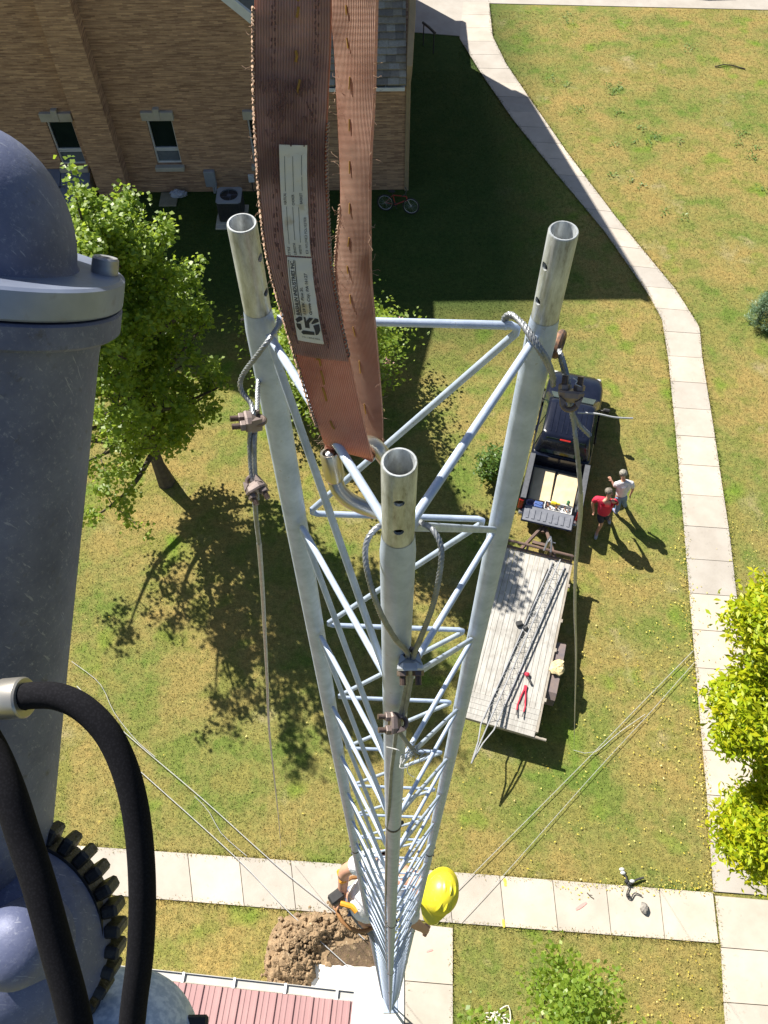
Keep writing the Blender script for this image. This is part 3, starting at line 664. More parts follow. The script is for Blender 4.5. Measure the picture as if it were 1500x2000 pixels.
def make_tree(name, label, cat, base, height, prof, nl, nleaf, lsize, aspect, leafm, trunk_r, hmin=0.2, up=0.75, lean_=(0, 0), spread=0.16, group=None, twigs=5, seed=1, bark=None, bias=(0, 0), clumps=()):
    rs = random.Random(seed); t = thing(name, label, cat, (base[0], base[1], 0), 0, group)
    mb = MB(); tips = []
    def axis(h): f = h/height; return Vector((lean_[0]*f+0.12*math.sin(h*0.9+seed), lean_[1]*f+0.12*math.cos(h*0.7+seed), h))
    path = [axis(height*k/12*0.93) for k in range(13)]
    mb.tube(path, [trunk_r*(1-0.9*k/12)*(1.35 if k == 0 else 1) for k in range(13)], 8)
    ga = 0
    for i in range(nl):
        f = hmin+(0.93-hmin)*((i+0.5)/nl)**0.9; h = f*height; ga += 2.4+rs.uniform(-0.5, 0.5)
        rad = prof(f)*rs.uniform(0.72, 1.12); p0 = axis(h*0.9)
        dirh = Vector((math.cos(ga), math.sin(ga), 0)); rad *= 1+(bias[0]*dirh.x+bias[1]*dirh.y)*max(0, 1-1.3*f); rise = rad*up*rs.uniform(0.7, 1.3)
        p2 = p0+dirh*rad+Vector((0, 0, rise)); p1 = p0.lerp(p2, 0.5)+Vector((rs.uniform(-.1, .1), rs.uniform(-.1, .1), -0.08*rad))
        limb = spline([p0, p1, p2], 4); r0 = trunk_r*(1-0.85*f)*0.5+0.012
        mb.tube(limb, [r0*(1-0.85*k/(len(limb)-1)) for k in range(len(limb))], 6)
        for k in range(twigs):
            u = 0.3+0.7*(k+0.5)/twigs; q = limb[min(len(limb)-1, int(u*(len(limb)-1)))]
            tw = Vector((rs.gauss(0, 1), rs.gauss(0, 1), rs.uniform(0.1, 1.3))).normalized()*(rad*0.35*rs.uniform(0.5, 1.1)+0.12)
            mb.cyl(q, q+tw, 0.012+0.006*trunk_r*10*(1-u), 0.004, n=5)
            for s_ in range(4): tips.append(q+tw*(0.35+0.65*s_/3)+Vector((rs.gauss(0, .05), rs.gauss(0, .05), rs.gauss(0, .05))))
        for s_ in range(3): tips.append(p2+Vector((0, 0, 0.1*s_)))
    for cc_, cr_, ct_ in clumps:             # named leaf masses at the ends of long limbs
        cc_ = Vector(cc_)-Vector((base[0], base[1], 0)); p0 = axis(max(1.5, cc_.z*0.62)); limb = spline([p0, p0.lerp(cc_, 0.5)+Vector((0, 0, -0.25)), cc_], 5)
        mb.tube(limb, [0.06*(1-0.8*k/(len(limb)-1)) for k in range(len(limb))], 6)
        for k in range(ct_):
            d = Vector((rs.gauss(0, 1), rs.gauss(0, 1), rs.gauss(0, 0.8))).normalized(); q = cc_+d*cr_*(0.35+0.65*rs.random()**0.6)
            mb.cyl(limb[rs.randrange(len(limb)//2, len(limb))], q, 0.012, 0.003, n=4)
            for s_ in range(3): tips.append(q+d*cr_*0.12*s_)
            for s_ in range(6): tips.append(q+Vector((rs.gauss(0, .09), rs.gauss(0, .09), rs.gauss(0, .08))))
    tips += [axis(height*(0.84+0.16*k/6)) for k in range(7)]
    mb.build('trunk', bark or m_bark, t)
    q, tone = leafcloud([tuple(p) for p in tips], nleaf, (spread, spread, spread), lsize, aspect)
    np_mesh('crown', q, 4, leafm, t, tone)
    return t
m_maple = leafmat('maple_leaf', [(0.08, 0.17, 0.018), (0.16, 0.27, 0.03), (0.27, 0.38, 0.05), (0.40, 0.50, 0.08)], 0.55)
m_ash = leafmat('ash_leaf', [(0.20, 0.33, 0.010), (0.34, 0.45, 0.012), (0.50, 0.51, 0.014), (0.62, 0.50, 0.016)], 0.45)
m_dark = leafmat('shrub_leaf', [(0.04, 0.10, 0.02), (0.08, 0.16, 0.03), (0.16, 0.24, 0.05)], 0.35)
tb = gp(325, 935)
def prof_m(f): return 2.7*max(0.18, (1-max(0, f-0.3)/0.74))**0.75
make_tree('maple_tree', 'tall green maple tree on the lawn between church and grey machine', 'tree', (tb.x, tb.y), 10.3, prof_m, 76, 50000, 0.12, 0.85, m_maple, 0.19, 0.13, 0.95, (0.6, 0.0), 0.11, seed=3, twigs=7, bias=(-0.3, -0.45))
make_tree('maple_tree', 'slender green maple tree half hidden behind the strap and the tower', 'tree', (-1.35, 14.2), 7.4, lambda f: 1.3*math.sin(math.pi*min(1, 0.12+0.88*f))**0.7, 36, 17000, 0.125, 0.85, m_maple, 0.09, 0.28, 0.7, (0.1, 0.0), 0.17, seed=12, twigs=6)
ta = gp(1560, 1560)
def prof_a(f): return 2.5*math.sin(math.pi*min(1, 0.12+0.88*f))**0.6
make_tree('ash_tree', 'yellow green ash tree beside the pavement at the right edge', 'tree', (9.05, 4.0), 9.4, prof_a, 60, 96000, 0.135, 0.42, m_ash, 0.16, 0.3, 0.45, (0.0, 0.1), 0.13, seed=9, twigs=8, clumps=[(tuple(dp(1482, 1385, 13.5)), 0.62, 44), (tuple(dp(1498, 1622, 13.8)), 0.70, 50), (tuple(dp(1540, 1225, 13.2)), 0.62, 44), (tuple(dp(1560, 1500, 13.6)), 0.55, 30)])
def prof_b(f): return 2.15*math.sin(math.pi*min(1, 0.1+0.9*f))**0.7
make_tree('maple_tree', 'bushy green tree below the cross walk at the bottom edge', 'tree', (2.95, -1.5), 5.0, prof_b, 60, 34000, 0.10, 0.75, m_maple, 0.10, 0.25, 0.7, (0.0, 0.1), 0.15, seed=5)
def bush(name, label, base, rad, hgt, n, lsize, leafm, aspect=0.6, seed=1, stems=14):
    rs = random.Random(seed); t = thing(name, label, 'bush', (base.x, base.y, 0)); mb = MB(); tips = []
    for i in range(stems):
        a = i*2.4; rr = rad*math.sqrt((i+0.5)/stems)*rs.uniform(0.8, 1.1); hh = hgt*(1-0.45*(rr/rad)**2)*rs.uniform(0.8, 1.1)
        p2 = Vector((rr*math.cos(a), rr*math.sin(a), hh)); path = spline([(0.08*math.cos(a), 0.08*math.sin(a), 0), p2*0.5+Vector((0, 0, 0.1*hh)), p2], 3)
        mb.tube(path, [0.018*(1-0.7*k/(len(path)-1)) for k in range(len(path))], 5)
        for k in range(8): tips.append(path[-1].lerp(path[2], k/8)+Vector((rs.gauss(0, rad*.08), rs.gauss(0, rad*.08), rs.gauss(0, .05))))
    mb.build('stems', m_bark, t)
    q, tone = leafcloud([tuple(p) for p in tips], n, (rad*0.17, rad*0.17, hgt*0.07), lsize, aspect); np_mesh('crown', q, 4, leafm, t, tone)
    return t, tips
fb = gp(640, 800)
t, tips = bush('flowering_shrub', 'tall green shrub with pink flower heads behind the orange strap', Vector((-1.55, 16.9, 0)), 2.25, 2.9, 15000, 0.125, m_maple, 0.7, 4, 34)
m_pink = leafmat('pink_petal', [(0.45, 0.2, 0.2), (0.6, 0.33, 0.32), (0.65, 0.5, 0.42)], 0.3)
hd_ = [p for p in tips[::8] if Vector((p.x, p.y)).length > 0.9]
q, tone = leafcloud([tuple(p+Vector((0, 0, 0.12))) for p in hd_], 26*len(hd_), (0.06, 0.06, 0.07), 0.08, 0.9); tag(np_mesh('flower_heads', q, 4, m_pink, t, tone), kind='stuff')
bush('round_shrub', 'small green shrub on the lawn left of the pickup', gp(958, 935), 0.5, 1.15, 1700, 0.12, m_dark, 0.5, 6)
# blue green dwarf conifer
cb_ = gp(1500, 620)
t = thing('dwarf_conifer', 'blue green dwarf conifer on the lawn at the right edge', 'conifer', (cb_.x-0.4, cb_.y-0.2, 0))
mb = MB(); mb.cyl((0, 0, 0), (0, 0, 1.1), 0.05, 0.015); mb.build('trunk', m_bark, t)
cl = []; rs = random.Random(2)
for k in range(70):
    z = rs.uniform(0.15, 1.1); a = rs.uniform(0, 6.28); r = 0.75*(1-z/1.35)*math.sqrt(rs.random()); cl.append((r*math.cos(a), r*math.sin(a), z))
q, tone = leafcloud(cl, 5200, (0.07, 0.07, 0.06), 0.12, 0.13); np_mesh('crown', q, 4, leafmat('conifer_needle', [(0.06, 0.13, 0.07), (0.11, 0.19, 0.11), (0.2, 0.28, 0.17)], 0.2), t, tone)
# ------------------------------------------------------------------ pickup
def carpaint(name, c):
    m, nt, b = nmat(name); v = coords(nt)
    L(nt, ramp(nt, noise(nt, v, 5, 3), [(0.3, c), (0.7, tuple(x*1.25+0.002 for x in c))]), b.inputs['Base Color'])
    b.inputs['Roughness'].default_value = 0.2; b.inputs['Specular IOR Level'].default_value = 0.35; b.inputs['Coat Weight'].default_value = 0.15; b.inputs['Coat Roughness'].default_value = 0.08; return m
m_navy = carpaint('navy_paint', (0.006, 0.008, 0.018))
m_carglass = pm('car_glass', (0.02, 0.035, 0.025), (0.03, 0.045, 0.035), 3, 0.05)
m_black = pm('black_plastic', (0.02, 0.02, 0.021), (0.032, 0.032, 0.032), 30, 0.55)
m_liner = pm('bed_liner', (0.09, 0.095, 0.11), (0.06, 0.065, 0.075), 12, 0.6, bs=0.3)
m_taillight = pm('red_lens', (0.4, 0.02, 0.015), (0.3, 0.015, 0.01), 20, 0.2)
m_lens = pm('clear_lens', (0.55, 0.56, 0.56), (0.45, 0.46, 0.46), 20, 0.12)
m_ply = pm('plywood', (0.62, 0.52, 0.34), (0.50, 0.40, 0.25), 4, 0.8)
def rrect(hw, z0, z1, r, y, n=3):
    pts = []
    for cx, cz, a0 in ((hw-r, z1-r, 0), (-hw+r, z1-r, 90), (-hw+r, z0+r, 180), (hw-r, z0+r, 270)):
        for k in range(n+1):
            a = R(a0+90*k/n); pts.append((cx+r*math.cos(a), y, cz+r*math.sin(a)))
    return pts
def plan(hw, y0, y1, r, z, n=3):
    pts = []
    for cx, cy, a0 in ((hw-r, y1-r, 0), (-hw+r, y1-r, 90), (-hw+r, y0+r, 180), (hw-r, y0+r, 270)):
        for k in range(n+1):
            a = R(a0+90*k/n); pts.append((cx+r*math.cos(a), cy+r*math.sin(a), z))
    return pts
def panel(mbx, pts, th=0.006):
    P = [Vector(p) for p in pts]; nrm = (P[1]-P[0]).cross(P[2]-P[0]).normalized()*th
    mbx.loft([[tuple(p) for p in P], [tuple(p+nrm) for p in P]])
def wheel(parent, x, y, r=0.34, w=0.22):
    s = 1 if x > 0 else -1
    mb = MB(); mb.lathe([(r*0.62, -w/2), (r*0.95, -w/2), (r, -w*0.35), (r, w*0.35), (r*0.95, w/2), (r*0.62, w/2), (r*0.62, -w/2)], (x, y, r), (1, 0, 0), 24); wh = mb.build('wheel', m_rub, parent)
    mb = MB(); mb.lathe([(0.0, w*0.30*s), (r*0.5, w*0.25*s), (r*0.62, w*0.42*s), (r*0.62, -w*0.4*s), (0, -w*0.4*s)], (x, y, r), (1, 0, 0), 18); mb.build('rim', m_steel, wh)
nose, tail = gp(1131, 722, 0.95), gp(1067, 1026, 0.76)
ax = Vector((nose.x-tail.x, nose.y-tail.y, 0)); TL = ax.length; ax.normalize()
sc_ = TL/5.55
org = Vector((tail.x, tail.y, 0))+ax*0.52*sc_
truck = thing('pickup_truck', 'dark navy extended cab pickup with tailgate down parked on the lawn', 'pickup truck', tuple(org), math.atan2(ax.y, ax.x)-math.pi/2)
truck.scale = (sc_*1.0, sc_, sc_*1.0)
mb = MB()
mb.loft([rrect(0.80, 0.42, 1.00, 0.10, 1.62), rrect(0.84, 0.36, 1.03, 0.12, 1.7), rrect(0.85, 0.34, 1.03, 0.13, 2.6), rrect(0.85, 0.34, 1.02, 0.14, 3.5), rrect(0.84, 0.36, 1.00, 0.16, 4.0), rrect(0.83, 0.38, 0.96, 0.17, 4.5), rrect(0.78, 0.40, 0.90, 0.17, 4.83), rrect(0.66, 0.44, 0.80, 0.15, 4.99), rrect(0.5, 0.48, 0.72, 0.1, 5.03)])
for s in (-1, 1):                           # bed sides with a rolled rail
    mb.loft([[(s*0.86, y, 0.42), (s*0.87, y, 0.75), (s*0.85, y, 1.02), (s*0.74, y, 1.035), (s*0.72, y, 0.98), (s*0.72, y, 0.42)] for y in (0.0, 0.8, 1.6)])
    for yw in (0.72, 4.05): mb.lathe([(0.37, -0.04), (0.45, -0.03), (0.44, 0.03), (0.37, 0.04)], (s*0.845, yw, 0.36), (1, 0, 0), 14, a0=-math.pi/2-0.2, a1=math.pi/2+0.2)
mb.box((0, 1.58, 0.74), (1.46, 0.06, 0.58))
for k in range(5): mb.box((0, 4.35, 0.99), (0.01, 0.01, 0.01))
mb.build('body', m_navy, truck, smooth=35)
mb = MB()
base = plan(0.79, 1.66, 3.98, 0.12, 1.0); mid = plan(0.70, 1.76, 3.45, 0.14, 1.42); top = plan(0.645, 1.86, 3.22, 0.16, 1.60); t2 = plan(0.58, 1.93, 3.14, 0.14, 1.635)
mb.loft([base, mid, top, t2]); cabn = mb.build('cab', m_navy, truck, smooth=35)
mb = MB()
for k in range(7): mb.loft([[(-0.45+k*0.15+dx, y, z) for dx, z in ((-0.022, 1.632), (-0.010, 1.647), (0.010, 1.647), (0.022, 1.632))] for y in (2.0, 3.05)])
mb.build('roof_ribs', m_navy, cabn, smooth=0)
def onbt(px_, t):                           # point between base and top outlines at height fraction
    return px_
mb = MB(); panel(mb, [(-0.66, 3.93, 1.03), (0.66, 3.93, 1.03), (0.56, 3.27, 1.575), (-0.56, 3.27, 1.575)][::-1], 0.02); mb.build('windshield', pm('windshield_glass', (0.075, 0.10, 0.085), (0.11, 0.135, 0.115), 2, 0.06), truck, smooth=0)
mb = MB(); panel(mb, [(0.6, 1.685, 1.06), (-0.6, 1.685, 1.06), (-0.53, 1.85, 1.56), (0.53, 1.85, 1.56)][::-1], 0.02); mb.build('rear_window', m_carglass, truck, smooth=0)
for s in (-1, 1):
    for (ya, yb_, yc, yd) in ((2.62, 3.62, 3.12, 2.62), (1.88, 2.54, 2.54, 2.0)):
        P = [(s*0.792, ya, 1.05), (s*0.792, yb_, 1.05), (s*0.668, yc, 1.545), (s*0.668, yd, 1.545)]
        mb = MB(); panel(mb, P if s > 0 else P[::-1], 0.014); mb.build('side_window', m_carglass, truck, smooth=0)
    mb = MB(); mb.box((s*0.855, 3.0, 0.72), (0.012, 1.2, 0.5), bev=0.005); d = mb.build('door', m_navy, truck, smooth=0)
    mb = MB(); mb.box((s*0.875, 2.6, 0.88), (0.03, 0.2, 0.045), bev=0.01); mb.build('handle', m_black, d, smooth=0)
    mb = MB(); mb.cyl((s*0.80, 3.55, 1.06), (s*0.93, 3.55, 1.10), 0.025); mb.box((s*1.0, 3.54, 1.12), (0.2, 0.11, 0.16), bev=0.03); mb.build('mirror', m_black, truck, smooth=0)
    mb = MB(); mb.box((s*0.80, -0.01, 0.78), (0.13, 0.06, 0.42), bev=0.015); mb.build('taillight', m_taillight, truck, smooth=0)
    mb = MB(); mb.box((s*0.6, 4.97, 0.70), (0.26, 0.12, 0.14), bev=0.03); mb.build('headlight', m_lens, truck, smooth=0)
    for yw in (0.72, 4.05): wheel(truck, s*0.76, yw)
mb = MB(); mb.box((0, 1.79, 1.60), (0.30, 0.05, 0.035), bev=0.01); mb.build('brake_lamp', m_taillight, truck, smooth=0)
mb = MB(); mb.box((0, 0.78, 0.52), (1.43, 1.55, 0.05))
for k in range(9): mb.box((-0.64+0.16*k, 0.78, 0.55), (0.07, 1.54, 0.016))
mb.build('bed_floor', m_liner, truck, smooth=0)
for s in (-1, 1):
    mb = MB(); mb.loft([[(s*0.845, y, 1.037), (s*0.84, y, 1.055), (s*0.70, y, 1.055), (s*0.695, y, 1.02)] for y in (0.02, 1.56)]); mb.build('bed_rail', m_liner, truck, smooth=0)
mb = MB(); mb.box((0, -0.27, 0.76), (1.40, 0.53, 0.05), bev=0.012)
tg = mb.build('tailgate', m_navy, truck, smooth=0)
mb = MB()
mb.box((0, -0.27, 0.79), (1.34, 0.47, 0.012))
for k in range(8): mb.box((-0.56+0.16*k, -0.28, 0.805), (0.07, 0.30, 0.016))
mb.build('tailgate_liner', pm('worn_liner', (0.17, 0.18, 0.21), (0.11, 0.12, 0.15), 5, 0.55), tg, smooth=0)
mb = MB(); mb.box((0, -0.08, 0.48), (1.62, 0.18, 0.16), bev=0.03); mb.build('bumper', m_steel, truck, smooth=0); mb = MB(); mb.box((0, 5.0, 0.46), (1.5, 0.14, 0.18), bev=0.05); mb.build('bumper', m_steel, truck, smooth=0)
def tw(x, y, z): return truck.matrix_world @ Vector((x, y, z))
bpy.context.view_layer.update()
trot = truck.rotation_euler.z
def intruck(name, mbx, mat, x, y, z, label, cat, rz=0, smooth=0, group=None):
    o = mbx.build(name, mat, smooth=smooth); o.location = tw(x, y, z); o.rotation_euler = (0, 0, trot+rz); return tag(o, label, cat, group)
for k, (x, y, rz, lab) in enumerate(((-0.34, 0.88, 0.02, 'tan plywood sheet in the pickup bed on the left'), (0.33, 0.86, -0.02, 'tan plywood sheet in the pickup bed on the right'))):
    mb = MB(); mb.box((0, 0, 0), (0.62*sc_, 1.1*sc_, 0.03), bev=0.004); mb.box((0.01, -0.02, 0.03), (0.58*sc_, 1.06*sc_, 0.025), bev=0.004)
    intruck('plywood_sheet', mb, m_ply, x, y, 0.59, lab, 'plywood', rz)
m_wht = pm('white_plastic', (0.68, 0.68, 0.66), (0.55, 0.55, 0.54), 9, 0.4); m_yel = pm('yellow_plastic', (0.7, 0.5, 0.02), (0.6, 0.42, 0.02), 9, 0.4)
m_bl = pm('blue_plastic', (0.08, 0.14, 0.35), (0.06, 0.1, 0.28), 9, 0.4); m_grn = pm('green_plastic', (0.06, 0.22, 0.09), (0.05, 0.16, 0.07), 9, 0.4)
mb = MB(); mb.box((0, 0, 0.01), (0.7, 0.28, 0.02)); mb.box((-0.36, 0, 0.06), (0.02, 0.28, 0.1)); mb.box((0.36, 0, 0.06), (0.02, 0.28, 0.1)); mb.box((0, 0.13, 0.06), (0.74, 0.02, 0.1)); mb.box((0, -0.13, 0.06), (0.74, 0.02, 0.1))
intruck('shallow_tray', mb, m_wht, 0.22, 0.17, 0.60, 'white shallow tray across the tail of the pickup bed', 'tray')
mb = MB(); mb.box((0, 0, 0.05), (0.16, 0.09, 0.09), bev=0.02); mb.cyl((0.07, 0, 0.06), (0.17, 0, 0.06), 0.025); intruck('grease_gun', mb, m_yel, 0.08, 0.3, 0.63, 'small yellow tool among the gear in the pickup bed', 'tool')
mb = MB(); mb.cyl((0, 0, 0), (0, 0, 0.18), 0.045); mb.cyl((0, 0, 0.18), (0, 0, 0.23), 0.02); intruck('spray_bottle', mb, m_grn, 0.46, 0.36, 0.63, 'green bottle standing in the pickup bed', 'bottle', smooth=30)
mb = MB(); mb.box((0, 0, 0.1), (0.24, 0.2, 0.2), bev=0.02, taper=1.15); mb.tube([(-0.1, 0, 0.2), (0, 0, 0.27), (0.1, 0, 0.2)], 0.008, 5); intruck('tool_tote', mb, m_bl, -0.32, 0.10, 0.57, 'blue tote at the shaded tail of the pickup bed', 'tote')
mb = MB(); mb.lathe([(0, 0), (0.09, 0), (0.11, 0.2), (0.1, 0.2), (0.085, 0.02), (0, 0.02)]); intruck('bucket', mb, pm('lilac_plastic', (0.3, 0.28, 0.45), (0.25, 0.23, 0.4), 9, 0.4), -0.55, 0.1, 0.57, 'lilac bucket at the left tail corner of the pickup bed', 'bucket', smooth=30)
mb = MB()
for k in range(26):
    mb.box((random.uniform(-0.35, 0.42), random.uniform(-0.08, 0.08), 0.02+random.random()*0.03), (random.uniform(0.02, 0.1), random.uniform(0.015, 0.05), random.uniform(0.015, 0.04)), Matrix.Rotation(random.uniform(0, 3), 3, 'Z'), mi=random.randrange(3))
o = intruck('hardware_scraps', mb, [m_steel, m_dkmetal, pm('rust', (0.22, 0.1, 0.05), (0.14, 0.07, 0.04), 20, 0.85)], 0.2, 0.17, 0.625, 'loose hardware and fittings heaped in the white tray', 'hardware'); tag(o, kind='stuff')

# ------------------------------------------------------------------ parked car at the far street
pc = gp(1365, -38)
car = thing('parked_car', 'dark blue car parked on the far pavement at the top edge', 'car', (pc.x, pc.y, 0.02), R(-88))
mb = MB(); mb.loft([rrect(0.7, 0.35, 0.7, 0.1, -2.3), rrect(0.86, 0.28, 0.85, 0.15, -2.1), rrect(0.9, 0.25, 0.92, 0.16, -0.8), rrect(0.9, 0.25, 0.92, 0.16, 0.6), rrect(0.87, 0.28, 0.84, 0.16, 1.7), rrect(0.7, 0.33, 0.68, 0.12, 2.25)]); mb.build('body', carpaint('dark_blue_paint', (0.012, 0.018, 0.05)), car, smooth=35)
mb = MB(); mb.loft([plan(0.8, -1.75, 1.15, 0.15, 0.9), plan(0.62, -1.1, 0.35, 0.15, 1.42), plan(0.5, -0.95, 0.2, 0.15, 1.45)]); mb.build('cabin', m_carglass, car, smooth=35)
for x in (-0.8, 0.8):
    for y in (-1.4, 1.4): wheel(car, x, y, 0.31, 0.2)

# ------------------------------------------------------------------ trailer
zd = 0.82
fr_, fl_, rr_, rl_ = gp(1117, 1098, zd), gp(985, 1070, zd), gp(1041, 1438, zd-0.12), gp(905, 1402, zd-0.12)
fc, rc = (fr_+fl_)/2, (rr_+rl_)/2
ax = Vector((fc.x-rc.x, fc.y-rc.y, 0)); DL = ax.length; ax.normalize(); DW = ((fr_-fl_).length+(rr_-rl_).length)/2
side_ = Vector((ax.y, -ax.x, 0)); fr_off = ((rr_-rc).dot(side_)+(fr_-fc).dot(side_))/2
tr = thing('flatbed_trailer', 'weathered wooden flatbed trailer with dovetail hitched behind the pickup', 'trailer', (rc.x, rc.y, 0), math.atan2(ax.y, ax.x)-math.pi/2)
hw = DW/2
m_deck, nt, b = nmat('weathered_planks'); v = coords(nt); mp = nt.nodes.new('ShaderNodeMapping'); mp.inputs['Scale'].default_value = (9, 0.7, 3); L(nt, v, mp.inputs[0])
cc = ramp(nt, noise(nt, mp.outputs[0], 3, 6, 0.75), [(0.3, (0.27, 0.26, 0.24)), (0.55, (0.44, 0.425, 0.395)), (0.75, (0.54, 0.52, 0.48))])
cc = mixc(nt, ramp(nt, noise(nt, v, 1.6, 6, 0.7), [(0.50, (0, 0, 0)), (0.64, (0.7, 0.7, 0.7))]), cc, (0.24, 0.225, 0.20))
L(nt, cc, b.inputs['Base Color']); b.inputs['Roughness'].default_value = 0.85; bump(nt, b, noise(nt, mp.outputs[0], 6, 5), 0.4, 0.006)
m_rusty = pm('rusty_steel', (0.16, 0.10, 0.075), (0.09, 0.065, 0.06), 12, 0.75, bs=0.2)
dv = 0.62                                   # dovetail length
mb = MB(); npl = 13; pw = 2*hw/npl
for k in range(npl):
    x = -hw+pw*(k+0.5); dz = random.uniform(-0.003, 0.003)
    mb.box((x, dv+(DL-dv)/2, zd-0.02+dz), (pw-0.008, DL-dv-0.01, 0.04))
mb.build('deck', m_deck, tr, smooth=0)
mb = MB()
for k in range(5):
    y0_, y1_ = k*dv/5, (k+1)*dv/5-0.006
    for z_ in (0,): mb.loft([[(-hw, y0_, zd-0.14+0.12*y0_/dv), (hw, y0_, zd-0.14+0.12*y0_/dv), (hw, y0_, zd-0.10+0.12*y0_/dv), (-hw, y0_, zd-0.10+0.12*y0_/dv)], [(-hw, y1_, zd-0.14+0.12*y1_/dv), (hw, y1_, zd-0.14+0.12*y1_/dv), (hw, y1_, zd-0.10+0.12*y1_/dv), (-hw, y1_, zd-0.10+0.12*y1_/dv)]])
mb.build('dovetail', m_deck, tr, smooth=0)
mb = MB()
for s in (-1, 1):
    mb.box((s*(hw+0.03), DL/2+0.05, zd-0.06), (0.05, DL-0.1, 0.12))
    for y in (0.9, 2.2, 3.0, 4.0):
        if y < DL: mb.box((s*(hw+0.075), y, zd-0.03), (0.04, 0.09, 0.06))
mb.box((0, 0.03, zd-0.19), (2*hw+0.1, 0.06, 0.1)); mb.cyl((hw-0.05, 0.02, zd-0.15), (hw+0.28, 0.02, zd-0.15), 0.035)
mb.build('side_rail', pm('worn_rail', (0.34, 0.31, 0.26), (0.24, 0.2, 0.16), 6, 0.7), tr, smooth=0)
mb = MB()
for z_, y_ in ((zd+0.03, DL+0.02), (zd+0.20, DL+0.10)): mb.cyl((-hw, y_, z_), (hw, y_, z_), 0.035)
for x in (-hw, -0.3, 0.3, hw): mb.cyl((x, DL+0.02, zd-0.05), (x, DL+0.1, zd+0.22), 0.03)
mb.build('front_rail', m_rusty, tr)
mb = MB(); hitch = Vector((0, DL+1.15, 0.5))
for s in (-1, 1): mb.tube([(s*0.55, DL-0.2, zd-0.2), (s*0.5, DL+0.05, zd-0.2), (s*0.06, hitch.y-0.15, 0.55)], 0.05, 6)
mb.cyl((0, hitch.y-0.3, 0.56), (0, hitch.y+0.1, 0.52), 0.05); mb.box((0, DL+0.45, zd-0.2), (0.42, 0.08, 0.08)); mb.build('tongue', m_rusty, tr, smooth=0)
mb = MB(); mb.cyl((0.2, DL+0.35, 0.25), (0.2, DL+0.35, 1.05), 0.035); mb.cyl((0.2, DL+0.35, 1.02), (0.36, DL+0.35, 1.02), 0.015); mb.cyl((0.2, DL+0.35, 0.0), (0.2, DL+0.35, 0.25), 0.025)
for s in (-1, 1): mb.tube([(s*0.09+0.2, DL+0.05, zd+0.2), (s*0.05+0.2, DL+0.3, zd+0.28), (0.2, DL+0.5, zd+0.2)], 0.028, 6)
mb.build('jack', m_steel, tr)
for s in (-1, 1):
    mb = MB(); x = s*(hw+0.06)
    mb.loft([[(x, y, z), (x+s*0.24, y, z), (x+s*0.24, y, z-0.03), (x, y, z-0.03)] for y, z in ((0.95, 0.45), (1.0, 0.66), (1.15, 0.76), (2.15, 0.76), (2.45, 0.70), (2.6, 0.45))])
    mb.build('fender', pm('fender_brown', (0.20, 0.15, 0.13), (0.13, 0.11, 0.12), 5, 0.55), tr, smooth=0)
    for y in (1.4, 2.15): wheel(tr, s*(hw+0.17), y, 0.33, 0.18)
bpy.context.view_layer.update()
TM = tr.matrix_world.copy(); trz = tr.rotation_euler.z
def ontr(name, mbx, mat, x, y, z, label, cat, rz=0, smooth=30, group=None):
    o = mbx.build(name, mat, smooth=smooth); o.location = TM @ Vector((x, y, z)); o.rotation_euler = (0, 0, trz+rz); return tag(o, label, cat, group)
# old mast sections lying along the deck
m_galv0 = pm('old_galvanised', (0.42, 0.43, 0.45), (0.30, 0.31, 0.33), 6, 0.5, 0.4)
mast = thing('mast_section', 'slim lattice mast section lying along the trailer deck past its tail', 'mast section', tuple(TM @ Vector((0, 0, zd+0.02))), trz)
def mp_(f): return Vector((hw*0.66+(-hw*0.28-hw*0.66)*f, DL*0.97+(-0.12-DL*0.97)*f, 0))
A_, Z_ = mp_(0), mp_(1); dd = (Z_-A_).normalized(); ss = Vector((-dd.y, dd.x, 0)); Lm = (Z_-A_).length
offs = [(-0.16, 0.02), (0.16, 0.02), (0.0, 0.27)]
for ox, oz in offs:
    mb = MB(); mb.tube([A_+ss*ox+Vector((0, 0, oz)), Z_+ss*ox+Vector((0, 0, oz)), Z_+dd*0.42+ss*ox*0.35+Vector((0, 0, 0.08+oz*0.5)), Z_+dd*0.95+Vector((0, 0, 0.1))], 0.017, 6); mb.build('leg', m_galv0, mast)
for (a, b2) in ((0, 1), (1, 2), (2, 0)):
    mb = MB(); pth = []; k = 0; s_ = 0.1
    while s_ < Lm: o_ = offs[a if k % 2 == 0 else b2]; pth.append(A_+dd*s_+ss*o_[0]+Vector((0, 0, o_[1]))); s_ += 0.22; k += 1
    mb.tube(pth, 0.007, 4); mb.build('brace', m_galv0, mast)
for k, (x0, x1, c_, lab) in enumerate(((hw*0.80, -hw*0.06, m_dkmetal, 'dark steel rod lying next to the mast section, nearest the trailer edge'), (hw*0.38, -hw*0.42, m_dkmetal, 'dark steel rod lying inboard of the mast section on the trailer'))):
    mb = MB(); mb.cyl((x0, DL*0.93, 0.014), (x1, 0.05, 0.014), 0.014, n=6); ontr('steel_rod', mb, c_, 0, 0, zd, lab, 'rod')
m_redp = pm('red_plastic', (0.55, 0.03, 0.06), (0.45, 0.025, 0.05), 9, 0.4)
mb = MB(); mb.ball((0, 0, 0.05), (0.065, 0.06, 0.05), jit=0.12); mb.cyl((0.03, -0.05, 0.04), (0.14, -0.20, 0.04), 0.028, mi=1); ontr('cordless_tool', mb, [m_redp, m_dkmetal], hw*0.45, DL*0.295, zd, 'red topped hand tool with black grip on the trailer deck', 'tool')
mb = MB()
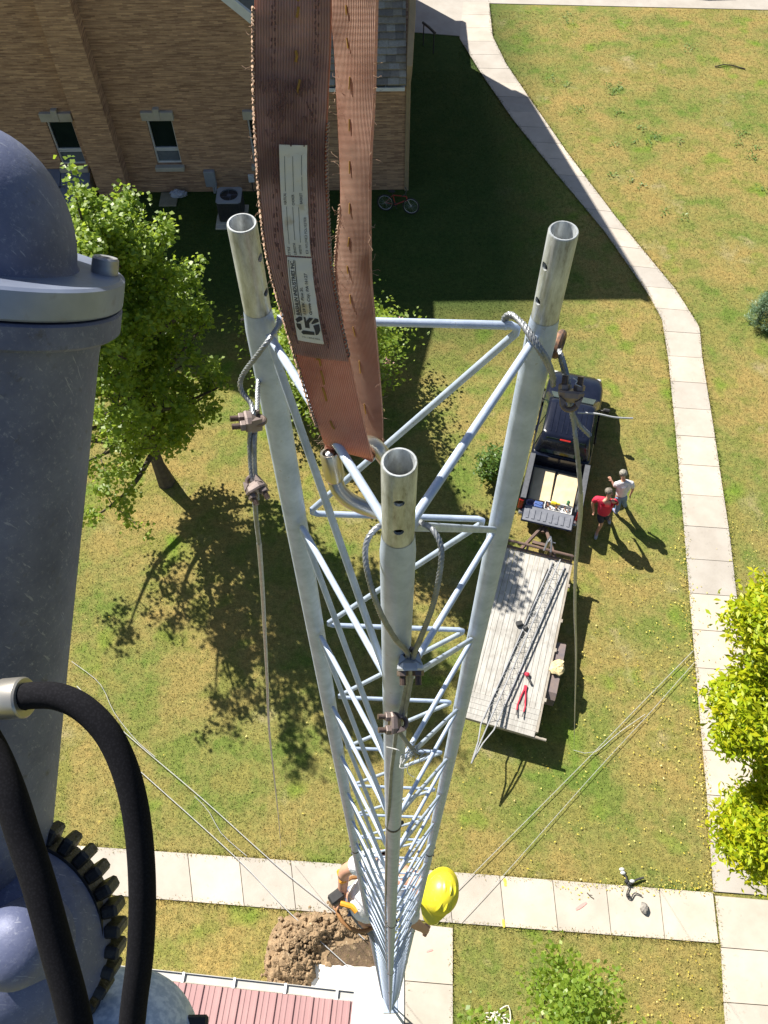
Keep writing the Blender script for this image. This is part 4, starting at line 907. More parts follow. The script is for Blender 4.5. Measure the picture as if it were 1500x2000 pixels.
for s in (-1, 1): mb.tube([(s*0.02, 0.22, 0.03), (s*0.05, 0.08, 0.03), (s*0.09, -0.18, 0.03), (s*0.08, -0.30, 0.03)], 0.018, 6); mb.cyl((s*0.09, -0.18, 0.03), (s*0.07, -0.42, 0.03), 0.014, mi=1)
mb.box((0, 0.27, 0.03), (0.07, 0.14, 0.03), mi=0); ontr('bolt_cutters', mb, [m_redp, m_dkmetal], hw*0.48, DL*0.165, zd, 'red handled bolt cutters on the trailer deck near the tail', 'bolt cutters')
mb = MB(); mb.ball((0, 0, 0.07), (0.17, 0.2, 0.08), 12, 8, jit=0.2); mb.ball((0.05, 0.12, 0.1), (0.1, 0.1, 0.06), 10, 6, jit=0.25); ontr('work_gloves', mb, pm('cream_leather', (0.62, 0.52, 0.3), (0.5, 0.4, 0.2), 12, 0.8), hw+0.18, 1.75, 0.76, 'cream work gloves heaped on the trailer fender', 'gloves', smooth=0)
mb = MB(); mb.box((0, 0, 0.05), (0.16, 0.13, 0.1), Matrix.Rotation(0.5, 3, 'Z'), bev=0.02); mb.box((0.16, -0.06, 0.04), (0.12, 0.12, 0.08), Matrix.Rotation(-0.3, 3, 'Z'), bev=0.02); mb.tube([(0.1, -0.1, 0.03), (0.16, -0.2, 0.02), (0.13, -0.32, 0.02)], 0.012, 5); ontr('tool_pouch', mb, m_dkmetal, -hw*0.08, DL*0.56, zd, 'small dark tool pouch in the middle of the trailer deck', 'pouch')

# ------------------------------------------------------------------ soil heap and trench beside the white slab
m_soil = pm('dry_soil', (0.31, 0.215, 0.125), (0.15, 0.10, 0.055), 7, 0.95, bs=0.8, bscale=40, bdist=0.02, c3=(0.40, 0.31, 0.2), s3=14)
def hf(px, py): return gp(px, py)
hc = [gp(580, 1830), gp(560, 1870), gp(620, 1815), gp(600, 1880), gp(650, 1800), gp(690, 1790), gp(545, 1895)]
x0, x1 = gp(500, 1850).x, gp(735, 1850).x; y0_, y1_ = gp(600, 1950).y, gp(600, 1770).y
nx, ny = 110, 60; mb = MB(); import mathutils
vs_ = []
peaks = [(gp(575, 1840), 0.30, 0.34), (gp(560, 1885), 0.26, 0.30), (gp(620, 1822), 0.22, 0.30), (gp(675, 1800), 0.14, 0.34), (gp(600, 1895), 0.2, 0.28), (gp(710, 1795), 0.1, 0.3)]
dips = [(gp(655, 1857), 0.22, 0.22), (gp(690, 1852), 0.22, 0.2), (gp(720, 1850), 0.2, 0.2), (gp(635, 1875), 0.18, 0.16)]
for j in range(ny+1):
    for i in range(nx+1):
        x = x0+(x1-x0)*i/nx; y = y0_+(y1_-y0_)*j/ny; z = -0.02
        for p, h_, r_ in peaks: z += h_*math.exp(-((x-p.x)**2+(y-p.y)**2)/r_**2)
        msk = min(1, max(0, z/0.1))
        z += msk*(0.16*mathutils.noise.noise((x*5, y*5, 1))+0.11*mathutils.noise.noise((x*13, y*13, 3))+0.035*mathutils.noise.noise((x*31, y*31, 5)))
        for p, h_, r_ in dips: z -= h_*math.exp(-((x-p.x)**2+(y-p.y)**2)/r_**2)*0.6
        edge = min(i, nx-i, j, ny-j)
        vs_.append((x, y, (max(z, 0.02) if msk > 0.05 else -0.03) if edge > 1 else -0.05))
mb.add(vs_, [(j*(nx+1)+i, j*(nx+1)+i+1, (j+1)*(nx+1)+i+1, (j+1)*(nx+1)+i) for j in range(ny) for i in range(nx)])
heap = mb.build('soil_heap', m_soil, smooth=25); tag(heap, 'dug brown soil heap with clods beside the white slab', 'soil heap')
mb = MB()
for _ in range(800):
    p, h_, r_ = random.choice(peaks); x = p.x+random.gauss(0, r_*0.68); y = p.y+random.gauss(0, r_*0.6)
    if x > gp(735, 1850).x-0.05 or y < gp(610, 1890).y-0.02 and x > gp(610, 1885).x-0.05: continue
    z = sum(hh*math.exp(-((x-q.x)**2+(y-q.y)**2)/rr**2) for q, hh, rr in peaks)-sum(0.6*hh*math.exp(-((x-q.x)**2+(y-q.y)**2)/rr**2) for q, hh, rr in dips)
    s = random.uniform(0.010, 0.045)*(2.0 if random.random() < 0.14 else 1)
    mb.ball((x, y, max(0.01, z)), (s*random.uniform(0.8, 1.4), s*random.uniform(0.7, 1.2), s*0.8), 7, 5, jit=0.38, rot=Matrix.Rotation(random.uniform(0, 3), 3, 'Z'))
o = mb.build('soil_clods', m_soil, smooth=0); tag(o, 'loose dry clods of soil over the dug heap', 'soil', kind='stuff')

pit = [gp(*p_) for p_ in ((630, 1790), (660, 1782), (700, 1778), (745, 1790), (748, 1889), (700, 1887), (660, 1886), (613, 1884), (540, 1902), (515, 1880), (530, 1840), (560, 1808), (600, 1798))]
pp_ = spline(pit+[pit[0]], 5)[:-1]; mb = MB(); mb.add([(p_.x+random.gauss(0, .015), p_.y+random.gauss(0, .015) if p_.y > 1.29 else p_.y, 0.012) for p_ in pp_], [tuple(range(len(pp_)))])
o = mb.build('bare_soil', pm('dark_soil', (0.15, 0.10, 0.06), (0.06, 0.042, 0.026), 4, 0.95, bs=0.9, bscale=35, bdist=0.03, c3=(0.25, 0.18, 0.11), s3=9), smooth=0); o['kind'] = 'structure'  # flat patch of darker soil standing in for the dug pit
# ------------------------------------------------------------------ maroon ribbed roof of the low building
m_maroon = pm('maroon_steel', (0.37, 0.22, 0.215), (0.32, 0.185, 0.185), 1.5, 0.34, bs=0.05, bscale=30)
zr = 2.6
ga_, gb_ = gp(120, 1888, zr), gp(690, 1951, zr); dr = (gb_-ga_).normalized(); nrm = Vector((dr.y, -dr.x, 0)); WL = (gb_-ga_).length
shed = thing('low_building', 'low building with maroon ribbed metal roof and white gutter at the bottom edge', 'building', tuple(gb_-Vector((0, 0, zr))), math.atan2(dr.y, dr.x))
RD = 5.0
prof = []; x = 0.0; pit = 0.33
while x > -(WL+4):
    for dx, z in ((0, 0.0), (-0.03, 0.0), (-0.045, 0.032), (-0.085, 0.032), (-0.10, 0.0), (-0.165, 0.0), (-0.175, 0.010), (-0.195, 0.010), (-0.205, 0), (-0.265, 0), (-0.275, 0.010), (-0.295, 0.010), (-0.305, 0)): prof.append((x+dx, z))
    x -= pit
mb = MB(); mb.loft([[(px_, -0.04, zr+pz) for px_, pz in prof], [(px_, -RD, zr+0.10*RD+pz) for px_, pz in prof]], cap=False, closed=False); mb.build('roof', m_maroon, shed, smooth=0, fix=False)
mb = MB(); mb.box((-(WL+4)/2, -0.35-RD/2, zr/2-0.08), (WL+3.6, RD, zr-0.2)); mb.build('wall', m_white, shed, smooth=0)
m_gut = pm('gutter_enamel', (0.46, 0.45, 0.42), (0.4, 0.39, 0.36), 3, 0.5)
mb = MB(); ln_ = WL+4
mb.box((-ln_/2, 0.115, zr-0.06), (ln_, 0.012, 0.12)); mb.box((-ln_/2, 0.045, zr-0.045), (ln_, 0.13, 0.012)); mb.box((-ln_/2, -0.028, zr-0.065), (ln_, 0.012, 0.09))
gt = mb.build('gutter', m_gut, shed, smooth=0)
for k in range(7):
    mb = MB(); mb.box((-0.3-k*0.93, 0.045, zr+0.004), (0.045, 0.17, 0.01)); mb.build('gutter_strap', m_white, gt, smooth=0)
# rope tangle and small things on the walk
m_rope = pm('white_rope', (0.66, 0.63, 0.55), (0.55, 0.52, 0.45), 30, 0.8)
mb = MB(); c_ = gp(972, 1990); pts = []
for k in range(30): pts.append((c_.x+random.gauss(0, 0.13), c_.y+random.gauss(0, 0.09), 0.03+random.random()*0.06))
mb.tube(spline(pts, 5), 0.012, 6); tag(mb.build('rope_tangle', m_rope), 'tangle of white rope on the lawn beside the bottom tree', 'rope')
p = gp(1256, 1775); mb = MB(); mb.ball((0, 0, 0.05), (0.08, 0.12, 0.07), 10, 7, jit=0.2); o = mb.build('rock', pm('grey_rock', (0.30, 0.28, 0.25), (0.14, 0.13, 0.12), 14, 0.9), smooth=0); o.location = p+Vector((0, 0, 0.03)); tag(o, 'fist sized grey rock on the cross walk', 'rock')
c_ = gp(1228, 1736); tb_ = thing('tool_belt', 'dropped tool belt with straps and pouches lying across the walk edge', 'tool belt', (c_.x, c_.y, 0.04))
mb = MB(); q = [gp(*pp)-c_ for pp in ((1214, 1698), (1222, 1716), (1226, 1730), (1240, 1720), (1256, 1715))]
mb.tube(spline([x_+Vector((0, 0, 0.03)) for x_ in q], 5), 0.022, 6); mb.tube(spline([(gp(*pp)-c_)+Vector((0, 0, 0.03)) for pp in ((1228, 1732), (1222, 1750), (1230, 1756), (1238, 1745), (1252, 1750))], 5), 0.012, 6); mb.build('strap', m_dkmetal, tb_)
mb = MB()
for pp, sz in (((1222, 1722), 0.07), ((1228, 1727), 0.06), ((1226, 1749), 0.05)): mb = MB(); x_ = gp(*pp)-c_; mb.box((x_.x, x_.y, 0.04), (sz*1.3, sz, 0.07), Matrix.Rotation(random.random()*3, 3, 'Z'), bev=0.012); mb.build('pouch', m_black, tb_, smooth=0)
mb = MB()
for pp in ((1213, 1699), (1215, 1706), (1233, 1722)): mb = MB(); x_ = gp(*pp)-c_; mb.ball((x_.x, x_.y, 0.04), (0.06, 0.04, 0.03), 8, 6); mb.build('buckle', m_lens, tb_)
mb = MB(); q = [gp(*pp)+Vector((0, 0, 0.035)) for pp in ((1146, 1744), (1152, 1751), (1159, 1756))]; mb.tube(q, 0.012, 5); q = [gp(*pp)+Vector((0, 0, 0.035)) for pp in ((1149, 1748), (1156, 1749))]; mb.tube(q, 0.007, 4); tag(mb.build('twig', m_bark), 'forked dark twig on the cross walk beside the pink dash', 'twig')
p = gp(1430, 132); mb = MB(); mb.tube([gp(1396, 132)+Vector((0, 0, .04)), gp(1412, 129)+Vector((0, 0, .06)), gp(1430, 130)+Vector((0, 0, .05)), gp(1455, 136)+Vector((0, 0, .03))], 0.025, 5); tag(mb.build('fallen_branch', m_bark), 'thin fallen branch on the upper lawn', 'branch')

# ------------------------------------------------------------------ guy lines laid out over the lawn and walks
m_wire = pm('galvanised_wire', (0.52, 0.53, 0.54), (0.40, 0.41, 0.42), 30, 0.5, 0.3)
def gline(pts, r, lab, z=0.07):
    mb = MB(); P = [gp(a, b2, z if not isinstance(z, list) else z[i]) for i, (a, b2) in enumerate(pts)]
    mb.tube(resample(spline(P, 5), 0.25), r, 5); tag(mb.build('guy_wire', m_wire), lab, 'guy wire', 'guy wires laid out on the ground')
gline([(1354, 1271), (1240, 1387), (1130, 1500), (925, 1706), (860, 1770)], 0.0065, 'upper of two straight guy wires crossing the lawn right of the tower')
gline([(1357, 1293), (1265, 1397), (1170, 1500), (985, 1708), (900, 1800)], 0.0055, 'lower of two straight guy wires crossing the lawn right of the tower')
gline([(1120, 1465), (1160, 1470), (1210, 1430), (1260, 1395)], 0.006, 'loose thin wire between the two straight guy wires')
gline([(150, 1340), (245, 1432), (395, 1560), (540, 1690), (650, 1778), (712, 1835)], 0.009, 'upper of two straight guy wires crossing the lawn left of the tower', 0.12)
gline([(200, 1440), (280, 1512), (460, 1674), (562, 1779), (676, 1884)], 0.009, 'lower of two straight guy wires crossing the lawn left of the tower', 0.12)
gline([(140, 1292), (195, 1335), (222, 1390), (265, 1445), (303, 1478)], 0.006, 'thin curling wire on the lawn beside the grey machine')
gline([(380, 1555), (408, 1585), (430, 1625), (462, 1655), (482, 1672)], 0.006, 'thin kinked wire on the lawn just above the cross walk')
# ------------------------------------------------------------------ lattice tower
def sdir(dx, dy, dz=0.0):                   # world direction: right, down, towards the camera
    v = CM @ np.array([dx, -dy, dz]); return Vector(v).normalized()
m_galv, nt, b = nmat('galvanised_steel'); v = coords(nt)
cc = ramp(nt, noise(nt, v, 30, 5, 0.7), [(0.32, (0.31, 0.38, 0.50)), (0.66, (0.47, 0.55, 0.69))])
cc = mixc(nt, ramp(nt, noise(nt, v, 120, 3), [(0.66, (0, 0, 0)), (0.76, (0.7, 0.7, 0.7))]), cc, (0.22, 0.23, 0.24))
L(nt, cc, b.inputs['Base Color']); b.inputs['Metallic'].default_value = 0.12; b.inputs['Roughness'].default_value = 0.48; bump(nt, b, noise(nt, v, 260, 4), 0.12, 0.001)
m_spig, nt, b = nmat('worn_galvanised'); v = coords(nt); mp = nt.nodes.new('ShaderNodeMapping'); mp.inputs['Scale'].default_value = (1, 1, 0.25); L(nt, v, mp.inputs[0])
cc = ramp(nt, noise(nt, mp.outputs[0], 70, 6, 0.75), [(0.34, (0.21, 0.21, 0.19)), (0.46, (0.38, 0.40, 0.40)), (0.66, (0.58, 0.62, 0.65))])
L(nt, cc, b.inputs['Base Color']); b.inputs['Metallic'].default_value = 0.4; b.inputs['Roughness'].default_value = 0.36; bump(nt, b, noise(nt, mp.outputs[0], 130, 4), 0.15, 0.001)
m_band = pm('dark_band', (0.05, 0.045, 0.04), (0.1, 0.09, 0.08), 60, 0.7)
ZT = 19.457
TL_, TR_, TF_ = gp(472, 435, ZT), gp(1101, 450, ZT), gp(780, 902, ZT)
TC = (TL_+TR_+TF_)/3
tower = thing('lattice_tower', 'galvanised triangular lattice tower of three tubes seen from above', 'tower', (TC.x, TC.y, 0))
TO = (TC.x, TC.y, 0)
RL, RS = 0.0168, 0.0146
ZB = 1.0                                    # the legs run in to a point below this height
legs = {}
for k, (P_, ha) in enumerate(((TL_, (0.95, -0.35)), (TR_, (-0.95, -0.45)), (TF_, (0.0, -1.0)))):
    mb = MB(); q = Vector((P_.x, P_.y, 0)); c2 = Vector((TC.x, TC.y, 0))
    zs = [ZT-0.112, ZT-0.125, ZT-0.14]+[ZT-0.2-1.2*i for i in range(15)]+[ZB]
    pth = [q+Vector((0, 0, z)) for z in zs]+[q.lerp(c2, 0.5)+Vector((0, 0, 0.55)), q.lerp(c2, 0.9)+Vector((0, 0, 0.09))]
    rad = [RS+0.0004, RS+0.0012, RL]+[RL]*(len(pth)-3)
    mb.tube(pth, rad, 28, cap=False)
    for zz in (19.05, 18.4, 17.4): pass
    leg = mb.build('leg', m_galv, tower, off=TO, smooth=40); legs[k] = leg
    mb = MB(); mb.lathe([(RS-0.0028, -0.165), (RS, -0.165), (RS, -0.0012), (RS-0.0008, 0), (RS-0.0022, 0), (RS-0.0028, -0.0010), (RS-0.0028, -0.165)], (P_.x, P_.y, ZT), n=32)
    sp_ = mb.build('spigot', m_spig, leg, off=TO, smooth=40)
    hd = Vector((ha[0], ha[1], 0)).normalized(); cm = MB()
    for dz in (0.038, 0.084): c_ = Vector((P_.x, P_.y, ZT-dz)); cm.cyl(c_, c_+hd*0.05, 0.0046, n=14)
    cutter = cm.build('cutter', m_spig, leg, off=TO, smooth=0); cut(sp_, cutter)
    sp_.data.polygons.foreach_set('use_smooth', [True]*len(sp_.data.polygons)); sp_.data.set_sharp_from_angle(angle=R(40))
    for zz in (ZT-0.12-3.05, ZT-0.12-6.1, ZT-0.12-9.15):
        mb = MB(); mb.lathe([(RL, -0.012), (RL+0.0012, -0.010), (RL+0.0012, 0.010), (RL, 0.012)], (P_.x, P_.y, zz), n=20)
        sp2_ = mb.build('splice', m_band, leg, off=TO)
        for a in (0.08, -0.08): mb = MB(); mb.cyl((P_.x-0.022, P_.y-0.004, zz+a), (P_.x+0.022, P_.y+0.004, zz+a), 0.005, n=6); mb.build('splice_bolt', m_band, leg, off=TO)
mb = MB(); zz = ZT-1.32; mb.lathe([(RL, -0.006), (RL+0.0012, -0.005), (RL+0.0012, 0.007), (RL, 0.008)], (TF_.x, TF_.y, zz), n=20); mb.ball((TF_.x+0.018, TF_.y, zz+0.008), 0.005, 8, 6); mb.build('tape_band', m_band, legs[2], off=TO)
Z0 = 19.33; PIT = 0.4
def corner(p, prev, nxt, r):
    a = (prev-p).normalized(); b2 = (nxt-p).normalized()
    return [p+a*r, p+(a+b2)*r*0.34, p+b2*r]
nb = int((Z0-ZB)/PIT)
for A, B2 in ((TR_, TL_), (TL_, TF_), (TF_, TR_)):
    A0 = Vector((A.x, A.y, 0)); B0 = Vector((B2.x, B2.y, 0)); d = (B0-A0).normalized(); a_in = A0+d*(RL+0.003); b_in = B0-d*(RL+0.003)
    nodes_ = []
    for k in range(nb+1):
        z = Z0-k*PIT
        nodes_ += [b_in+Vector((0, 0, z)), a_in+Vector((0, 0, z))]
    for s0 in range(0, len(nodes_)-1, 14):
        seg = nodes_[s0:s0+15]
        if len(seg) < 2: break
        pth = [seg[0]]
        for i in range(1, len(seg)-1): pth += corner(seg[i], seg[i-1], seg[i+1], 0.014)
        pth.append(seg[-1])
        mb = MB(); mb.tube(pth, 0.0047, 10 if s0 < 28 else 6); mb.build('brace', m_galv, tower, off=TO, smooth=60)
mb = MB(); mb.cyl((TC.x, TC.y, 0.06), (TC.x, TC.y, 0.14), 0.05, n=16); mb.box((TC.x, TC.y, 0.07), (0.3, 0.3, 0.02)); mb.build('base_plate', m_galv, tower, off=TO)
for a, b2 in ((TL_, TF_), (TF_, TR_), (TR_, TL_)):
    mb = MB(); pa_, pb_ = Vector((a.x, a.y, 0)), Vector((b2.x, b2.y, 0)); c2 = Vector((TC.x, TC.y, 0))
    mb.loft([[tuple(pa_+Vector((0, 0, ZB+0.1))), tuple(pb_+Vector((0, 0, ZB+0.1))), tuple(pb_.lerp(c2, 0.55)+Vector((0, 0, 0.5))), tuple(pa_.lerp(c2, 0.55)+Vector((0, 0, 0.5)))]], cap=False)
    mb.f.append([0, 1, 2, 3]); mb.m.append(0); mb.build('base_web', m_galv, tower, off=TO, smooth=0)

# ------------------------------------------------------------------ guy ropes with wire clips
m_ropew, nt, b = nmat('wire_rope'); v = coords(nt)
L(nt, ramp(nt, noise(nt, v, 80, 4), [(0.3, (0.22, 0.235, 0.25)), (0.7, (0.37, 0.39, 0.41))]), b.inputs['Base Color']); b.inputs['Metallic'].default_value = 0.5; b.inputs['Roughness'].default_value = 0.42
m_clip = pm('oxidised_clip', (0.17, 0.135, 0.13), (0.26, 0.21, 0.19), 60, 0.5, 0.4, bs=0.15, bscale=200, bdist=0.001)
m_bolt = pm('brown_bolt', (0.12, 0.085, 0.075), (0.19, 0.15, 0.135), 70, 0.45, 0.5)
m_zinc = pm('zinc_casting', (0.48, 0.5, 0.53), (0.38, 0.4, 0.43), 50, 0.4, 0.5)
RR = 0.0034
def rope(mbx, pts, r=RR, sub=8, fine=True):
    P = spline(pts, sub)
    if fine: P = resample(P, 0.004); mbx.tube(P, r, 15, twist=260, lobes=5, depth=0.28)
    else: mbx.tube(P, r, 8)
def far(pxs, D0, D1):                       # points along a hanging rope: inverse distance falls evenly along it
    y0_, y1_ = pxs[0][1], pxs[-1][1]
    return [dp(x, y, 1/((1/D0)+((1/D1)-(1/D0))*(y-y0_)/(y1_-y0_))) for x, y in pxs]
def clip(parent, c_, b_, s_, sc=1.0, saddle=None):
    b_ = b_.normalized(); s_ = (s_-b_*s_.dot(b_)).normalized(); t_ = b_.cross(s_); M3 = Matrix((s_, t_, b_)).transposed()
    cl = MB()
    def W(p): return c_+M3 @ (Vector(p)*sc)
    def ring(z, hx, hy): return [W((x*hx, y*hy, z)) for x, y in ((-1, -.55), (-.55, -1), (.55, -1), (1, -.55), (1, .55), (.55, 1), (-.55, 1), (-1, .55))]
    cl.loft([ring(-0.005, 0.0125, 0.006), ring(0.002, 0.0165, 0.0115), ring(0.009, 0.018, 0.0125), ring(0.012, 0.0165, 0.0115)])
    for sx in (-1, 1): cl.loft([[W((sx*0.006, y, -0.004)), W((sx*0.0165, y, 0.004)), W((sx*0.012, y, -0.012))] for y in (-0.010, 0.010)])
    o = cl.build('wire_clip', saddle or m_clip, parent, smooth=25)
    ub = MB(); pts = [W((0.0105, 0, 0.031))]+[W((0.0105*math.cos(a), 0, -0.006-0.0105*math.sin(a))) for a in [math.pi*k/8 for k in range(9)]]+[W((-0.0105, 0, 0.031))]
    ub.tube(pts, 0.0042*sc, 10)
    for sx in (-1, 1):
        n_ = 14; pt = []; rd = []
        for k in range(n_*2): pt.append(W((sx*0.0105, 0, 0.019+0.0125*k/(n_*2-1)))); rd.append((0.0047 if k % 2 else 0.0040)*sc)
        ub.tube(pt, rd, 10)
    ub.build('u_bolt', m_bolt, o, smooth=25)
    for sx in (-1, 1):
        nt_ = MB(); nt_.tube([W((sx*0.0105, 0, 0.012)), W((sx*0.0105, 0, 0.0125)), W((sx*0.0105, 0, 0.0185)), W((sx*0.0105, 0, 0.0195))], [0.0072*sc, 0.0080*sc, 0.0080*sc, 0.0072*sc], 6); nt_.build('nut', m_clip if saddle is None else m_bolt, o, smooth=0)
    return o
# left leg
g1 = thing('guy_rope', 'twisted steel guy rope with two wire clips wound on the left tower leg', 'guy rope', group='guy ropes hanging from the tower head')
mb = MB()
rope(mb, [dp(556, 612, 0.95), dp(542, 640, 0.895), dp(522, 668, 0.885), dp(500, 697, 0.90), dp(478, 726, 0.92), dp(469, 748, 0.93), dp(474, 768, 0.935), dp(490, 788, 0.935), dp(495, 815, 0.93), dp(488, 850, 0.94), dp(489, 900, 0.955), dp(493, 945, 0.965), dp(498, 985, 0.98)])
rope(mb, [dp(545, 622, 0.97), dp(520, 690, 1.0), dp(505, 745, 0.985), dp(503, 790, 0.96), dp(501, 820, 0.945), dp(497, 860, 0.94), dp(497, 905, 0.952), dp(500, 950, 0.967), dp(502, 975, 0.98)])
rope(mb, far([(498, 983), (501, 1020), (506, 1060)], 0.98, 1.12))
rope(mb, far([(506, 1060), (512, 1140), (517, 1230), (522, 1330), (527, 1440), (538, 1540), (546, 1620), (548, 1655)], 1.12, 18.5), fine=False)
mb.build('cable', m_ropew, g1, smooth=60)
clip(g1, dp(494, 822, 0.93), sdir(-1, 0.12, 0.25), sdir(0.35, 0.75, 0.9), 0.76)
clip(g1, dp(497, 948, 0.96), sdir(0.45, 0.85, 0.25), sdir(1, -0.25, 0.2), 0.69)
# right leg
g2 = thing('guy_rope', 'twisted steel guy rope through a rusty eye on the right tower leg', 'guy rope', group='guy ropes hanging from the tower head')
mb = MB()
for off_ in (0, 1):
    o_ = off_*6
    rope(mb, [dp(988-o_*0.3, 640, 0.93), dp(984+o_, 622-o_*0.3, 0.905), dp(998+o_, 613+o_, 0.895), dp(1018+o_, 632+o_*.4, 0.885), dp(1042+o_, 668, 0.88), dp(1062+o_, 700, 0.89), dp(1077+o_*.6, 730+o_, 0.92), dp(1080, 752, 0.97)])
rope(mb, [dp(1082, 668, 0.975), dp(1091, 682, 0.955), dp(1096, 694, 0.945), dp(1105, 722, 0.95), dp(1112, 760, 0.955), dp(1116, 800, 0.965), dp(1128, 826, 0.985), dp(1152, 850, 1.0)])
rope(mb, [dp(1092, 690, 0.965), dp(1102, 728, 0.965), dp(1109, 770, 0.965), dp(1116, 805, 0.97), dp(1122, 835, 0.985)]+far([(1125, 865), (1130, 910), (1134, 960)], 1.0, 1.15))
rope(mb, far([(1134, 960), (1133, 1010), (1128, 1060), (1124, 1120), (1123, 1200), (1125, 1290), (1123, 1380), (1121, 1460)], 1.15, 18.0), fine=False)
mb.build('cable', m_ropew, g2, smooth=60)
mb = MB(); mb.tube(spline([dp(1128, 806, 0.975), dp(1165, 808, 0.97), (dp(1200, 815, 0.97)), dp(1236, 817, 0.975)], 6), 0.0011, 6); mb.build('loose_strand', m_wire, g2); mb = MB(); mb.tube(spline([dp(1119, 738, 0.93), dp(1127, 744, 0.93), dp(1124, 750, 0.93), dp(1135, 755, 0.93)], 6), 0.0006, 5); mb.build('loose_strand', m_wire, g2)
clip(g2, dp(1114, 778, 0.945), sdir(0.06, -1, 0.35), sdir(1, 0.1, 0.1), 0.79)
mb = MB(); ce = dp(1091, 672, 0.965); e1, e2 = sdir(0.35, -1, 0), sdir(-0.3, 0.1, 1)
mb.tube([ce+e1*0.0125*math.cos(2*math.pi*k/20)+e2*0.0125*math.sin(2*math.pi*k/20) for k in range(21)], 0.0052, 10)
mb.build('eye', pm('rusty_eye', (0.23, 0.12, 0.07), (0.10, 0.07, 0.055), 90, 0.7, 0.2, stops=(0.45, 0.55)), g2)
# front leg
g3 = thing('guy_rope', 'twisted steel guy rope looped round the front tower leg with two wire clips', 'guy rope', group='guy ropes hanging from the tower head')
mb = MB()
rope(mb, [dp(780, 1008, 0.85), dp(752, 1022, 0.80), dp(728, 1038, 0.79), dp(714, 1068, 0.79), dp(718, 1120, 0.795), dp(740, 1190, 0.82), dp(770, 1245, 0.88), dp(797, 1278, 0.95), dp(797, 1320, 1.0), dp(787, 1375, 1.07), dp(775, 1420, 1.12), dp(769, 1470, 1.22)])
rope(mb, [dp(790, 1005, 0.85), dp(822, 1020, 0.80), dp(846, 1036, 0.79), dp(861, 1066, 0.79), dp(860, 1110, 0.80), dp(846, 1180, 0.83), dp(822, 1245, 0.89), dp(808, 1282, 0.95), dp(803, 1325, 1.0), dp(793, 1380, 1.07), dp(781, 1425, 1.13), dp(795, 1450, 1.16), dp(812, 1470, 1.2)])
rope(mb, [dp(769, 1470, 1.22), dp(764, 1510, 1.36), dp(761, 1560, 1.52), dp(757, 1620, 1.80)])
rope(mb, [dp(757, 1620, 1.80), dp(754, 1700, 2.25), dp(753, 1780, 3.1), dp(754, 1850, 4.6), dp(757, 1905, 7.0), dp(763, 1958, 12.0)], fine=False)
mb.build('cable', m_ropew, g3, smooth=60)
clip(g3, dp(801, 1292, 0.96), sdir(0.02, 1, 0.15), sdir(1, 0.05, 0.05), 0.83, m_zinc)
clip(g3, dp(775, 1412, 1.09), sdir(-1, -0.05, 0.3), sdir(-0.1, 1, 0.35), 0.79)
mb = MB()
for k in range(9):
    a = dp(808+random.uniform(-8, 8), 1462+random.uniform(-10, 8), 1.19); p_ = [a]
    for j in range(4): p_.append(p_[-1]+sdir(random.uniform(-1, 1), random.uniform(-0.5, 0.9), random.uniform(-.5, .5))*0.011)
    mb.tube(spline(p_, 4), 0.0006, 5)
mb.tube(spline([dp(755, 1459, 1.17), dp(775, 1464, 1.15), dp(790, 1471, 1.16), dp(806, 1466, 1.18), dp(795, 1478, 1.18), dp(785, 1492, 1.18)], 4), 0.0008, 5)
tag(mb.build('frayed_strands', m_wire, g3), kind='stuff')

